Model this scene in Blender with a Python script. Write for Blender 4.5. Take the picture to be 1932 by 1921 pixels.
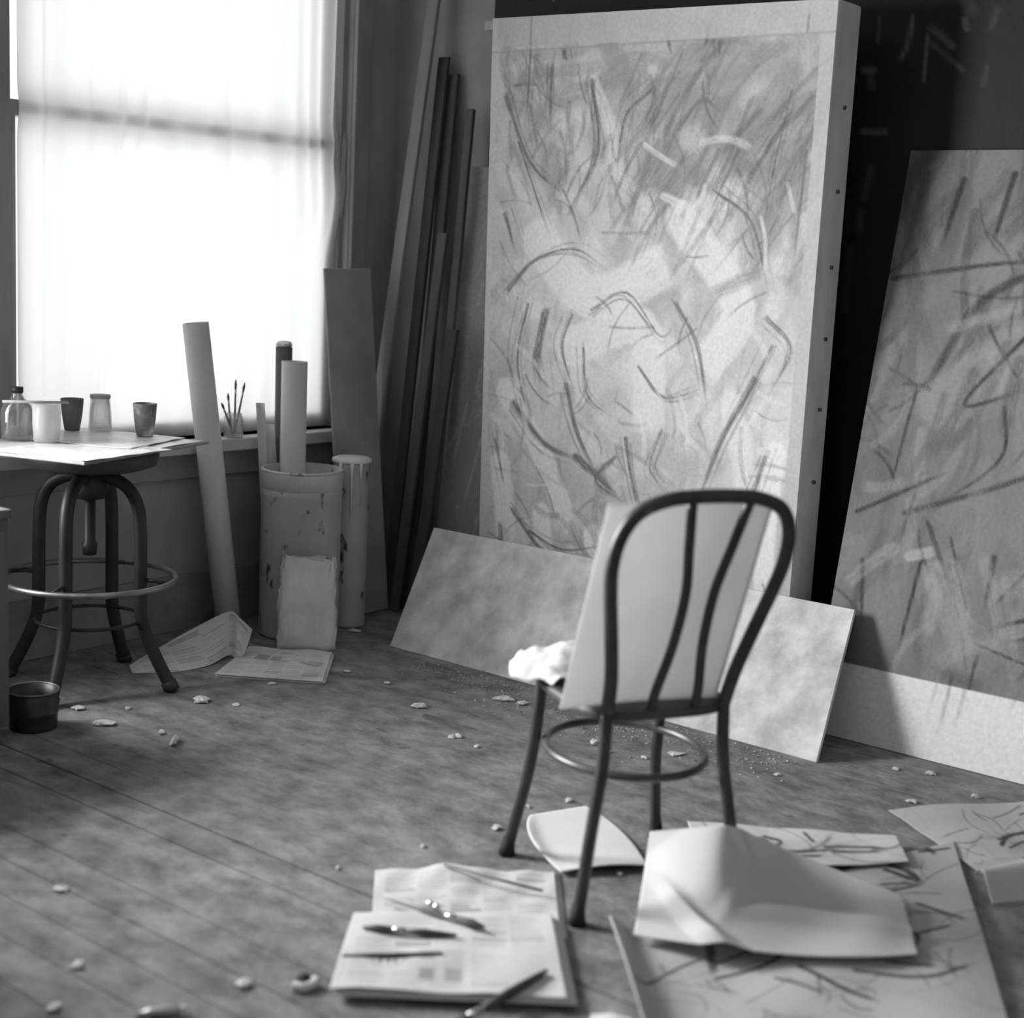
import bpy, bmesh, math, random
import numpy as np
from mathutils import Vector, Matrix
for o in list(bpy.data.objects): bpy.data.objects.remove(o)
S = bpy.context.scene
COL = S.collection
random.seed(7); RNG = np.random.default_rng(11)

# ------------------------------------------------------------------ camera
FPX, CAMH, PITCH, ROLL, HEAD = 2850.0, 1.40, 9.4, 2.8, 38.5
_p, _r, _a = map(math.radians, (PITCH, ROLL, HEAD))
_F = Vector((math.cos(_a)*math.cos(_p), math.sin(_a)*math.cos(_p), -math.sin(_p)))
_R0 = Vector((math.sin(_a), -math.cos(_a), 0)); _U0 = _R0.cross(_F)
_R = _R0*math.cos(_r) + _U0*math.sin(_r); _U = -_R0*math.sin(_r) + _U0*math.cos(_r)
CAM = Vector((0, 0, CAMH))
cd = bpy.data.cameras.new('camera'); cam = bpy.data.objects.new('camera', cd); COL.objects.link(cam)
cam.matrix_world = Matrix(((_R.x, _U.x, -_F.x, 0), (_R.y, _U.y, -_F.y, 0), (_R.z, _U.z, -_F.z, CAMH), (0, 0, 0, 1)))
cd.sensor_fit = 'HORIZONTAL'; cd.sensor_width = 56.0; cd.lens = FPX/1932*56.0
cd.dof.use_dof = True; cd.dof.focus_distance = 4.9; cd.dof.aperture_fstop = 2.8
S.camera = cam
# ------------------------------------------------------------------ daylight
w = bpy.data.worlds.new('sky'); S.world = w; w.use_nodes = True
w.node_tree.nodes['Background'].inputs[0].default_value = (0.988, 1, 0.992, 1)
w.node_tree.nodes['Background'].inputs[1].default_value = 1.3
def area(name, loc, rot, sx, sy, watts):
    l = bpy.data.lights.new(name, 'AREA'); l.shape = 'RECTANGLE'; l.size = sx; l.size_y = sy; l.energy = watts
    l.color = (0.988, 1, 0.992)
    o = bpy.data.objects.new(name, l); o.location = loc; o.rotation_euler = rot; COL.objects.link(o); return o
H90 = math.pi/2
area('daylight_outside_curtained_window', (3.53, 4.95, 1.75), (-H90, 0, 0), 1.9, 2.4, 30)
area('window_left_offscreen', (1.50, 4.74, 1.45), (-H90, 0, 0), 1.55, 1.7, 620)
S.view_settings.view_transform = 'Standard'; S.view_settings.look = 'None'
S.view_settings.gamma = 1.0; S.view_settings.use_curve_mapping = False
S.view_settings.exposure = 0.25

# ------------------------------------------------------------------ helpers
def ray(x, y): return _F + _R*((x-966)/FPX) - _U*((y-960.5)/FPX)
def on(x, y, ax, v):                      # where a sight line meets the plane axis = v
    d = ray(x, y); return CAM + d*((v-CAM[ax])/d[ax])
def fl(x, y, z=0.0): return on(x, y, 2, z)

def nt(m): 
    m.use_nodes = True; t = m.node_tree; t.nodes.clear(); return t
def N(t, typ, **kw):
    n = t.nodes.new(typ)
    for k, v in kw.items():
        if k.startswith('i_'): n.inputs[k[2:].replace('_', ' ')].default_value = v
        else: setattr(n, k, v)
    return n
MATS = {}
def g4(v): return (v*0.994, v, v*0.994, 1)
def mat(name, val, rough=.6, var=.25, scale=6.0, stretch=(1, 1, 1), metal=0.0, bump=.0, bscale=60, val2=None, detail=6, spec=.4, spots=None, objrand=0.0):
    """grey procedural material: two-tone noise, optional dark spots, bump"""
    if name in MATS: return MATS[name]
    m = bpy.data.materials.new(name); t = nt(m); L = t.links
    out = N(t, 'ShaderNodeOutputMaterial'); b = N(t, 'ShaderNodeBsdfPrincipled'); L.new(b.outputs[0], out.inputs[0])
    b.inputs['Roughness'].default_value = rough; b.inputs['Metallic'].default_value = metal
    b.inputs['Specular IOR Level'].default_value = spec
    tc = N(t, 'ShaderNodeTexCoord'); mp = N(t, 'ShaderNodeMapping'); mp.inputs['Scale'].default_value = stretch
    L.new(tc.outputs['Object'], mp.inputs[0])
    no = N(t, 'ShaderNodeTexNoise'); no.inputs['Scale'].default_value = scale; no.inputs['Detail'].default_value = detail; no.inputs['Roughness'].default_value = .62
    L.new(mp.outputs[0], no.inputs[0])
    cr = N(t, 'ShaderNodeValToRGB'); L.new(no.outputs[0], cr.inputs[0])
    v2 = val*(1-var) if val2 is None else val2
    cr.color_ramp.elements[0].position = .33; cr.color_ramp.elements[0].color = g4(v2)
    cr.color_ramp.elements[1].position = .66; cr.color_ramp.elements[1].color = g4(val*(1+var*.5))
    col = cr.outputs[0]
    if spots:
        sc, th, sv = spots
        n2 = N(t, 'ShaderNodeTexNoise'); n2.inputs['Scale'].default_value = sc; n2.inputs['Detail'].default_value = 3
        L.new(mp.outputs[0], n2.inputs[0])
        c2 = N(t, 'ShaderNodeValToRGB'); L.new(n2.outputs[0], c2.inputs[0])
        c2.color_ramp.elements[0].position = th; c2.color_ramp.elements[0].color = (0, 0, 0, 1)
        c2.color_ramp.elements[1].position = th+.08; c2.color_ramp.elements[1].color = (1, 1, 1, 1)
        mx = N(t, 'ShaderNodeMix', data_type='RGBA'); L.new(c2.outputs[0], mx.inputs[0]); L.new(col, mx.inputs[6]); mx.inputs[7].default_value = g4(sv)
        col = mx.outputs[2]
    if objrand:
        oi = N(t, 'ShaderNodeObjectInfo'); mr = N(t, 'ShaderNodeMapRange'); L.new(oi.outputs['Random'], mr.inputs[0])
        mr.inputs[3].default_value = 1-objrand; mr.inputs[4].default_value = 1+objrand
        mm = N(t, 'ShaderNodeMix', data_type='RGBA', blend_type='MULTIPLY'); mm.inputs[0].default_value = 1
        L.new(col, mm.inputs[6]); L.new(mr.outputs[0], mm.inputs[7]); col = mm.outputs[2]
    L.new(col, b.inputs['Base Color'])
    if bump:
        n3 = N(t, 'ShaderNodeTexNoise'); n3.inputs['Scale'].default_value = bscale; n3.inputs['Detail'].default_value = 5; L.new(mp.outputs[0], n3.inputs[0])
        bp = N(t, 'ShaderNodeBump'); bp.inputs['Strength'].default_value = bump; bp.inputs['Distance'].default_value = .01
        L.new(n3.outputs[0], bp.inputs['Height']); L.new(bp.outputs[0], b.inputs['Normal'])
    MATS[name] = m; return m
def painted(name, rough=.75, grain=.12, gscale=90, bump=.15, transl=0.0):
    """colour comes from strokes laid on the mesh (attribute 'Col') with a fine grain over it"""
    if name in MATS: return MATS[name]
    m = bpy.data.materials.new(name); t = nt(m); L = t.links
    out = N(t, 'ShaderNodeOutputMaterial'); b = N(t, 'ShaderNodeBsdfPrincipled'); b.inputs['Roughness'].default_value = rough
    b.inputs['Specular IOR Level'].default_value = .25
    at = N(t, 'ShaderNodeAttribute', attribute_name='Col'); tc = N(t, 'ShaderNodeTexCoord')
    no = N(t, 'ShaderNodeTexNoise'); no.inputs['Scale'].default_value = gscale; no.inputs['Detail'].default_value = 4; L.new(tc.outputs['Object'], no.inputs[0])
    mr = N(t, 'ShaderNodeMapRange'); L.new(no.outputs[0], mr.inputs[0]); mr.inputs[1].default_value = .25; mr.inputs[2].default_value = .75
    mr.inputs[3].default_value = 1-grain; mr.inputs[4].default_value = 1+grain
    mm = N(t, 'ShaderNodeMix', data_type='RGBA', blend_type='MULTIPLY'); mm.inputs[0].default_value = 1
    L.new(at.outputs['Color'], mm.inputs[6]); L.new(mr.outputs[0], mm.inputs[7]); L.new(mm.outputs[2], b.inputs['Base Color'])
    bp = N(t, 'ShaderNodeBump'); bp.inputs['Strength'].default_value = bump; bp.inputs['Distance'].default_value = .004
    L.new(no.outputs[0], bp.inputs['Height']); L.new(bp.outputs[0], b.inputs['Normal'])
    sh = b.outputs[0]
    if transl:
        tr = N(t, 'ShaderNodeBsdfTranslucent'); L.new(mm.outputs[2], tr.inputs[0]); mx = N(t, 'ShaderNodeMixShader'); mx.inputs[0].default_value = transl
        L.new(b.outputs[0], mx.inputs[1]); L.new(tr.outputs[0], mx.inputs[2]); sh = mx.outputs[0]
    L.new(sh, out.inputs[0]); MATS[name] = m; return m
def glassy(name, tint=.95, refl=.08, dirt=0.0, dval=.5):
    """clear glass that lets light through: transparent body, a little gloss, optional dusty film"""
    if name in MATS: return MATS[name]
    m = bpy.data.materials.new(name); t = nt(m); L = t.links
    out = N(t, 'ShaderNodeOutputMaterial'); tr = N(t, 'ShaderNodeBsdfTransparent'); tr.inputs[0].default_value = g4(tint)
    gl = N(t, 'ShaderNodeBsdfGlossy'); gl.inputs['Roughness'].default_value = .08
    lw = N(t, 'ShaderNodeLayerWeight'); lw.inputs[0].default_value = .35
    mr = N(t, 'ShaderNodeMapRange'); L.new(lw.outputs['Facing'], mr.inputs[0]); mr.inputs[3].default_value = refl; mr.inputs[4].default_value = .6
    mx = N(t, 'ShaderNodeMixShader'); L.new(mr.outputs[0], mx.inputs[0]); L.new(tr.outputs[0], mx.inputs[1]); L.new(gl.outputs[0], mx.inputs[2])
    sh = mx.outputs[0]
    if dirt:
        df = N(t, 'ShaderNodeBsdfTranslucent'); df.inputs[0].default_value = g4(dval); d2 = N(t, 'ShaderNodeBsdfDiffuse'); d2.inputs[0].default_value = g4(dval)
        ms = N(t, 'ShaderNodeMixShader'); ms.inputs[0].default_value = .5; L.new(df.outputs[0], ms.inputs[1]); L.new(d2.outputs[0], ms.inputs[2])
        m3 = N(t, 'ShaderNodeMixShader'); m3.inputs[0].default_value = dirt; L.new(sh, m3.inputs[1]); L.new(ms.outputs[0], m3.inputs[2]); sh = m3.outputs[0]
    L.new(sh, out.inputs[0]); MATS[name] = m; return m
def cloth(name, val, transl, through=None):
    if name in MATS: return MATS[name]
    m = bpy.data.materials.new(name); t = nt(m); L = t.links
    out = N(t, 'ShaderNodeOutputMaterial'); d = N(t, 'ShaderNodeBsdfDiffuse'); tr = N(t, 'ShaderNodeBsdfTranslucent')
    tc = N(t, 'ShaderNodeTexCoord'); no = N(t, 'ShaderNodeTexNoise'); no.inputs['Scale'].default_value = 5; no.inputs['Detail'].default_value = 5; L.new(tc.outputs['Object'], no.inputs[0])
    cr = N(t, 'ShaderNodeValToRGB'); L.new(no.outputs[0], cr.inputs[0]); cr.color_ramp.elements[0].position = .3; cr.color_ramp.elements[0].color = g4(val*.92); cr.color_ramp.elements[1].position = .7; cr.color_ramp.elements[1].color = g4(val)
    L.new(cr.outputs[0], d.inputs[0])
    if through is None: L.new(cr.outputs[0], tr.inputs[0])
    else: tr.inputs[0].default_value = g4(through)
    mx = N(t, 'ShaderNodeMixShader'); mx.inputs[0].default_value = transl; L.new(d.outputs[0], mx.inputs[1]); L.new(tr.outputs[0], mx.inputs[2]); L.new(mx.outputs[0], out.inputs[0])
    MATS[name] = m; return m

def link(name, me, m=None, parent=None, smooth=True):
    if m is not None: me.materials.append(m)
    if smooth: me.shade_smooth()
    o = bpy.data.objects.new(name, me); COL.objects.link(o)
    if parent is not None: o.parent = parent
    return o
def pyd(name, vs, fs, m, parent=None, smooth=True):
    me = bpy.data.meshes.new(name); me.from_pydata([tuple(v) for v in vs], [], fs); me.update()
    bm = bmesh.new(); bm.from_mesh(me); bmesh.ops.recalc_face_normals(bm, faces=bm.faces); bm.to_mesh(me); bm.free()
    return link(name, me, m, parent, smooth)
def tag(o, label, cat, group=None):
    o['label'] = label; o['category'] = cat
    if group: o['group'] = group
    return o
def struct(o): o['kind'] = 'structure'; return o
def root(name, loc, label, cat, group=None, rz=0.0):
    o = bpy.data.objects.new(name, None); o.empty_display_size = .05; COL.objects.link(o); o.location = loc; o.rotation_euler = (0, 0, rz)
    return tag(o, label, cat, group)
def box(name, lo, hi, m, parent=None, bevel=.0):
    bm = bmesh.new(); bmesh.ops.create_cube(bm, size=1.0)
    lo, hi = Vector(lo), Vector(hi)
    for v in bm.verts: v.co = Vector(((lo[i]+hi[i])/2 + v.co[i]*(hi[i]-lo[i]) for i in range(3)))
    if bevel: bmesh.ops.bevel(bm, geom=bm.edges[:], offset=bevel, segments=2, affect='EDGES', profile=.5)
    me = bpy.data.meshes.new(name); bm.to_mesh(me); bm.free(); return link(name, me, m, parent, smooth=False)
def slab(name, c4, th, m, parent=None, away=None, bevel=.003):
    """flat board from four corners (BL, BR, TR, TL), thickened by th away from the viewer side"""
    a, b, c, d = [Vector(p) for p in c4]; n = (b-a).cross(d-a).normalized()
    if away is not None and n.dot(Vector(away)) < 0: n = -n
    vs = [a, b, c, d] + [p+n*th for p in (a, b, c, d)]
    fs = [(0, 1, 2, 3), (7, 6, 5, 4), (0, 4, 5, 1), (1, 5, 6, 2), (2, 6, 7, 3), (3, 7, 4, 0)]
    me = bpy.data.meshes.new(name); me.from_pydata([tuple(v) for v in vs], [], fs)
    bm = bmesh.new(); bm.from_mesh(me); bmesh.ops.recalc_face_normals(bm, faces=bm.faces)
    if bevel: bmesh.ops.bevel(bm, geom=bm.edges[:], offset=bevel, segments=1, affect='EDGES')
    bm.to_mesh(me); bm.free(); return link(name, me, m, parent, smooth=False)
def cr_spline(pts, n=10, closed=False):
    P = [Vector(p) for p in pts]; out = []; L = len(P)
    rng = range(L if closed else L-1)
    for i in rng:
        p1, p2 = P[i], P[(i+1) % L]
        p0 = P[i-1] if (closed or i > 0) else p1*2-p2
        p3 = P[(i+2) % L] if (closed or i+2 < L) else p2*2-p1
        for k in range(n):
            t = k/n
            out.append(.5*((2*p1)+(p2-p0)*t+(2*p0-5*p1+4*p2-p3)*t*t+(3*p1-p0-3*p2+p3)*t**3))
    if not closed: out.append(P[-1])
    return out
def tube(name, pts, r, m, parent=None, seg=10, closed=False, radii=None):
    P = [Vector(p) for p in pts]; L = len(P); vs = []; fs = []
    T = []
    for i in range(L):
        a = P[i-1] if (i > 0 or closed) else P[i]; b = P[(i+1) % L] if (i < L-1 or closed) else P[i]
        T.append((b-a).normalized())
    up = Vector((0, 0, 1)) if abs(T[0].z) < .9 else Vector((1, 0, 0))
    u = (up - T[0]*up.dot(T[0])).normalized()
    for i in range(L):
        u = (u - T[i]*u.dot(T[i])).normalized(); v = T[i].cross(u); rr = radii[i] if radii else r
        for k in range(seg):
            a = 2*math.pi*k/seg; vs.append(P[i]+(u*math.cos(a)+v*math.sin(a))*rr)
    for i in range(L if closed else L-1):
        j = (i+1) % L
        for k in range(seg):
            k2 = (k+1) % seg; fs.append((i*seg+k, i*seg+k2, j*seg+k2, j*seg+k))
    if not closed: fs.append(tuple(range(seg))[::-1]); fs.append(tuple((L-1)*seg+k for k in range(seg)))
    return pyd(name, vs, fs, m, parent)
def lathe(name, prof, m, parent=None, seg=32, c=(0, 0, 0), smooth=True, wob=None):
    """prof: list of (radius, z); ends with radius 0 close"""
    vs = []; fs = []; idx = []
    for (r, z) in prof:
        if r <= 1e-6: idx.append([len(vs)]); vs.append((c[0], c[1], c[2]+z))
        else:
            row = []
            for k in range(seg):
                a = 2*math.pi*k/seg; q = r*(1+(wob(a, z) if wob else 0)); row.append(len(vs)); vs.append((c[0]+q*math.cos(a), c[1]+q*math.sin(a), c[2]+z))
            idx.append(row)
    for A, B in zip(idx, idx[1:]):
        for k in range(seg):
            k2 = (k+1) % seg
            if len(A) == 1 and len(B) == 1: continue
            if len(A) == 1: fs.append((A[0], B[k], B[k2]))
            elif len(B) == 1: fs.append((A[k], A[k2], B[0]))
            else: fs.append((A[k], A[k2], B[k2], B[k]))
    return pyd(name, vs, fs, m, parent, smooth)
def gridmesh(name, f, nx, ny, m, parent=None, pad=None, th=0.0, smooth=True):
    """surface f(u, v) -> point, u right, v down; pad gives a grey per vertex; th thickens it"""
    us = np.linspace(0, 1, nx); vv = np.linspace(0, 1, ny)
    co = np.empty((ny, nx, 3), np.float32)
    for j, v in enumerate(vv):
        co[j] = f(us, np.full(nx, v))
    n = nx*ny
    q = (np.arange(ny-1)[:, None]*nx + np.arange(nx-1)[None]).ravel()
    F = np.stack([q, q+nx, q+nx+1, q+1], 1)
    me = bpy.data.meshes.new(name)
    me.vertices.add(n); me.vertices.foreach_set('co', co.reshape(-1))
    me.loops.add(F.size); me.loops.foreach_set('vertex_index', F.reshape(-1).astype(np.int32))
    me.polygons.add(len(F)); me.polygons.foreach_set('loop_start', np.arange(0, F.size, 4, dtype=np.int32))
    me.update(calc_edges=True)
    if pad is not None:
        at = me.color_attributes.new('Col', 'FLOAT_COLOR', 'POINT')
        g = pad.sample(us, vv); c = np.stack([g*.994, g, g*.994, np.ones_like(g)], -1).astype(np.float32)
        at.data.foreach_set('color', c.reshape(-1))
    o = link(name, me, m, parent, smooth)
    if th:
        md = o.modifiers.new('thickness', 'SOLIDIFY'); md.thickness = th; md.offset = 0
    return o
def bil(c4):
    """bilinear patch: TL, TR, BR, BL"""
    a, b, c, d = [np.array(p, float) for p in c4]
    def f(u, v):
        u = np.asarray(u)[:, None]; v = np.asarray(v)[:, None]
        return (a*(1-u)+b*u)*(1-v) + (d*(1-u)+c*u)*v
    return f
def vnoise(seed, n=24):
    T = np.random.default_rng(seed).random((n, n))
    def f(x, y):
        x = np.asarray(x, float); y = np.asarray(y, float)
        xi = np.floor(x).astype(int); yi = np.floor(y).astype(int); fx = x-xi; fy = y-yi
        fx = fx*fx*(3-2*fx); fy = fy*fy*(3-2*fy)
        g = lambda i, j: T[j % n, i % n]
        return (g(xi, yi)*(1-fx)+g(xi+1, yi)*fx)*(1-fy) + (g(xi, yi+1)*(1-fx)+g(xi+1, yi+1)*fx)*fy
    return f
def fbm(seed):
    ns = [vnoise(seed+i) for i in range(4)]
    return lambda x, y: sum(n(np.asarray(x)*2**i, np.asarray(y)*2**i)*.5**(i+1) for i, n in enumerate(ns))/.9375

class Pad:
    """a sheet that strokes are laid on: W x H metres, cell size s; value = grey"""
    def __init__(s, W, H, cell, base):
        s.W, s.H = W, H; s.nx, s.ny = int(W/cell)+1, int(H/cell)+1
        s.a = np.full((s.ny, s.nx), float(base))
        s.X, s.Y = np.meshgrid(np.linspace(0, W, s.nx), np.linspace(0, H, s.ny))
    def sample(s, us, vv):
        iu = np.clip((us*(s.nx-1)+.5).astype(int), 0, s.nx-1); iv = np.clip((vv*(s.ny-1)+.5).astype(int), 0, s.ny-1)
        return s.a[np.ix_(iv, iu)]
    def cloud(s, seed, fx, fy, amt):
        s.a *= 1 + amt*(fbm(seed)(s.X*fx, s.Y*fy)-.5)*2
    def rect(s, u0, v0, u1, v1, val, a=1.0):
        m = (s.X/s.W >= u0) & (s.X/s.W <= u1) & (s.Y/s.H >= v0) & (s.Y/s.H <= v1); s.a[m] = s.a[m]*(1-a)+val*a
    def stroke(s, pts, wd, val, a=.85, soft=.5, bristle=.5, fade=.15, seed=None, taper=0.0):
        """pts in (u, v) of the sheet"""
        rg = np.random.default_rng(seed if seed is not None else random.randrange(1 << 30))
        P = cr_spline([(p[0]*s.W, p[1]*s.H, 0) for p in pts], 6); P = np.array([(q.x, q.y) for q in P])
        lo = P.min(0)-wd*1.2; hi = P.max(0)+wd*1.2
        i0, i1 = np.searchsorted(s.X[0], [lo[0], hi[0]]); j0, j1 = np.searchsorted(s.Y[:, 0], [lo[1], hi[1]])
        if i1-i0 < 1 or j1-j0 < 1: return
        X = s.X[j0:j1, i0:i1]; Y = s.Y[j0:j1, i0:i1]
        best = np.full(X.shape, 1e9); sd = np.zeros(X.shape); al = np.zeros(X.shape)
        seg = np.hypot(*(P[1:]-P[:-1]).T); tot = seg.sum()+1e-9; acc = 0
        for k in range(len(P)-1):
            d = P[k+1]-P[k]; l2 = d@d+1e-12
            t = np.clip(((X-P[k, 0])*d[0]+(Y-P[k, 1])*d[1])/l2, 0, 1)
            dx = X-P[k, 0]-t*d[0]; dy = Y-P[k, 1]-t*d[1]; q = dx*dx+dy*dy; m = q < best
            best[m] = q[m]; sd[m] = (np.sign(d[0]*dy-d[1]*dx)*np.sqrt(q))[m]; al[m] = ((acc+t*seg[k])/tot)[m]; acc += seg[k]
        dist = np.sqrt(best); ww = wd*(1-taper*al)
        cell = s.X[0, 1]-s.X[0, 0]
        mk = np.clip((ww-dist)/np.maximum(soft*ww, cell*.6), 0, 1)
        if wd < cell*1.2: mk = np.clip((wd+cell*.5-dist)/cell, 0, 1)
        B = rg.random(40); B = (B+np.roll(B, 1))/2
        bi = B[np.clip(((sd/wd+1)*.5*39).astype(int), 0, 39)]
        nz = vnoise(int(rg.integers(1 << 30)), 32)(al*tot*40, sd*250)
        mk = mk*(1-bristle+bristle*np.clip((bi*.6+nz*.7)*1.5-.25, 0, 1))
        if fade: mk = mk*np.clip((1-al)/fade, 0.15, 1)
        s.a[j0:j1, i0:i1] = s.a[j0:j1, i0:i1]*(1-a*mk)+val*a*mk
    def many(s, n, box4, length, ang, dang, wd, val, dval, a=.7, curve=.2, **k):
        u0, v0, u1, v1 = box4
        for _ in range(n):
            x = random.uniform(u0, u1)*s.W; y = random.uniform(v0, v1)*s.H; L = length*random.uniform(.5, 1.3)
            t = math.radians(ang+random.uniform(-dang, dang)); c = random.uniform(-curve, curve)
            pts = [((x+math.cos(t)*L*q-math.sin(t)*c*L*(1-4*q*q))/s.W, (y+math.sin(t)*L*q+math.cos(t)*c*L*(1-4*q*q))/s.H) for q in (-.5, -.17, .17, .5)]
            s.stroke(pts, wd*random.uniform(.5, 1.5), max(.02, val+random.uniform(-dval, dval)), a=a*random.uniform(.6, 1.1), **k)

# ------------------------------------------------------------------ room shell
XW, YW, ZC = 4.55, 4.30, 3.25          # picture wall x, window wall y, ceiling
XB, YB = -2.6, -2.4
M_floor = mat('floor_board_paint', .225, .8, .50, 13.0, (1, .6, 1), bump=.5, bscale=55, spots=(15, .655, .12), objrand=.05, detail=12, spec=.2)
M_wall = mat('grey_plaster', .32, .85, .18, 3.0, bump=.12, bscale=30)
M_wall2 = mat('pale_plaster', .42, .9, .1, 2.0)
M_trim = mat('grey_painted_trim', .29, .6, .2, 8, (1, 1, .3), bump=.05)
M_white_trim = mat('white_painted_trim', .55, .5, .15, 8)
M_dark = mat('dark_painted_base', .24, .6, .3, 6)

floor = struct(box('floor', (XB, YB, -.06), (XW, YW, -.02), mat('subfloor', .2, .9)))
PW = .11; x = 2.29-PW*45; k = 0
base_plank = None
while x < XW-.001:
    x0 = max(x, XB); x1 = min(x+PW, XW)
    if x1-x0 > .02:
        ga = .003 if abs(x-2.29) < .001 else random.choice((.0006, .0012, .002))
        gb = .003 if abs(x+PW-2.29) < .001 else .0006
        box('plank', (x0+ga, YB, -.02), (x1-gb, YW, 0.0-random.choice((0, 0, .0006, .001))), M_floor, floor, bevel=.0012)
    x += PW; k += 1
struct(box('ceiling', (XB, YB, ZC), (XW, YW, ZC+.1), M_wall2))
struct(box('wall_right', (XW, YB-.2, 0), (XW+.2, YW+.25, ZC), M_wall))
def holed_wall(name, ax, v, thick, lo, hi, holes, m):
    """wall in the plane axis = v with rectangular openings (a0, a1, z0, z1), one mesh of bricks around them"""
    bm = bmesh.new()
    xs = sorted({lo, hi, *[h[0] for h in holes], *[h[1] for h in holes]}); zs = sorted({0, ZC, *[h[2] for h in holes], *[h[3] for h in holes]})
    for a, b in zip(xs, xs[1:]):
        for c, d in zip(zs, zs[1:]):
            mx, mz = (a+b)/2, (c+d)/2
            if any(h[0] < mx < h[1] and h[2] < mz < h[3] for h in holes): continue
            r = bmesh.ops.create_cube(bm, size=1)['verts']
            for q in r:
                p = (a+(q.co.x+.5)*(b-a), q.co.y+.5, c+(q.co.z+.5)*(d-c))
                q.co = Vector((p[0], v+p[1]*thick, p[2])) if ax == 1 else Vector((v+p[1]*thick, p[0], p[2]))
    me = bpy.data.meshes.new(name); bm.to_mesh(me); bm.free(); return struct(link(name, me, m, smooth=False))
WX0, WX1, WZ0, WZ1 = 2.775, 4.285, .70, 2.85
V0, V1, VZ0, VZ1 = .80, 2.20, .66, 2.20
holed_wall('wall_left', 1, YW, .22, XB, XW, [(WX0, WX1, WZ0, WZ1), (V0, V1, VZ0, VZ1)], M_wall)
struct(box('wall_back', (XB-.2, YB, 0), (XB, YW, ZC), M_wall2))
struct(box('wall_front', (XB, YB-.2, 0), (XW, YB, ZC), M_wall2))
struct(box('baseboard_left', (XB, YW-.022, 0), (XW, YW, .205), M_dark, bevel=.003))
struct(box('baseboard_right', (XW-.022, YB, 0), (XW, YW-.022, .205), M_dark, bevel=.003))
def sash_window(name, x0, x1, z0, z1, zr):
    fr = struct(box(name, (x0, YW+.20, z0), (x1, YW+.22, z0+.03), M_trim))       # outer bottom stop
    box('jamb', (x0, YW+.03, z0), (x0+.022, YW+.2, z1), M_trim, fr); box('jamb', (x1-.022, YW+.03, z0), (x1, YW+.2, z1), M_trim, fr)
    box('head', (x0, YW+.03, z1-.03), (x1, YW+.2, z1), M_trim, fr)
    for nm, y, a, b in (('upper_sash', YW+.12, zr-.025, z1-.03), ('lower_sash', YW+.07, z0+.01, zr+.025)):
        s = box(nm, (x0+.022, y, a), (x1-.022, y+.035, a+.05), M_trim, fr)
        box('rail', (x0+.022, y, b-.05), (x1-.022, y+.035, b), M_trim, s)
        box('stile', (x0+.022, y, a+.05), (x0+.075, y+.035, b-.05), M_trim, s); box('stile', (x1-.075, y, a+.05), (x1-.022, y+.035, b-.05), M_trim, s)
        box('pane', (x0+.07, y+.014, a+.045), (x1-.07, y+.018, b-.045), glassy('window_glass', .96, .04), s)
    box('casing', (x0-.10, YW-.022, z0-.02), (x0-.001, YW, z1+.1), M_trim, fr, .004); box('casing', (x1+.001, YW-.022, z0-.02), (x1+.085, YW, z1+.1), M_trim, fr, .004)
    box('casing', (x0-.001, YW-.022, z1), (x1+.001, YW, z1+.1), M_trim, fr, .004)
    box('window_sill', (x0-.12, YW-.07, z0-.045), (x1+.12, YW+.2, z0), M_white_trim, fr, .004)
    box('apron', (x0-.08, YW-.02, z0-.14), (x1+.08, YW, z0-.045), M_trim, fr, .004)
    return fr
sash_window('window_1', WX0, WX1, WZ0, WZ1, 1.80)
sash_window('window_2', V0, V1, VZ0, VZ1, 1.40)

# ------------------------------------------------------------------ curtain sheet over the window
def curtain_f(u, v):
    x = 2.845+(4.282-2.845)*u; z = 2.80-(2.80-.706)*v
    fold = .006*np.sin(x*23+1.5*z)+.004*np.sin(x*51+.6)
    for cx, sl, am, wd in ((2.93, .0, .014, .012), (3.10, .02, .007, .02), (3.29, -.10, .016, .014), (3.42, -.17, .014, .014), (3.70, .03, .008, .012), (4.00, -.04, .012, .03)):
        fold = fold + am*np.exp(-((x-cx-sl*(z-2.3)*-1)/wd)**2)*np.clip(1.2-v*.6, .3, 1)
    g = np.clip((u-.78)/.22, 0, 1)*np.clip(1-np.maximum(v-.42, 0)/.25, 0, 1)       # gathers at the right
    fold = fold + g*.035*np.sin((x-4.2)*(75+30*v))
    tuck = np.exp(-((z-1.55-.6*(x-4.15))/.16)**2)*np.clip((u-.7)/.3, 0, 1)
    y = YW+.052-.6*fold-.03*tuck-.012*np.exp(-((z-1.80)/.05)**2)
    x2 = x-.03*np.clip(u-.9, 0, 1)*10*np.clip((v-.35)*1.5, 0, 1)*.6
    return np.stack([x2, y, z], -1)
cu = gridmesh('curtain', curtain_f, 240, 120, cloth('curtain_cotton', .75, .62, .70))
tag(cu, 'thin white cotton sheet hung over the window as a curtain', 'curtain')

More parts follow.
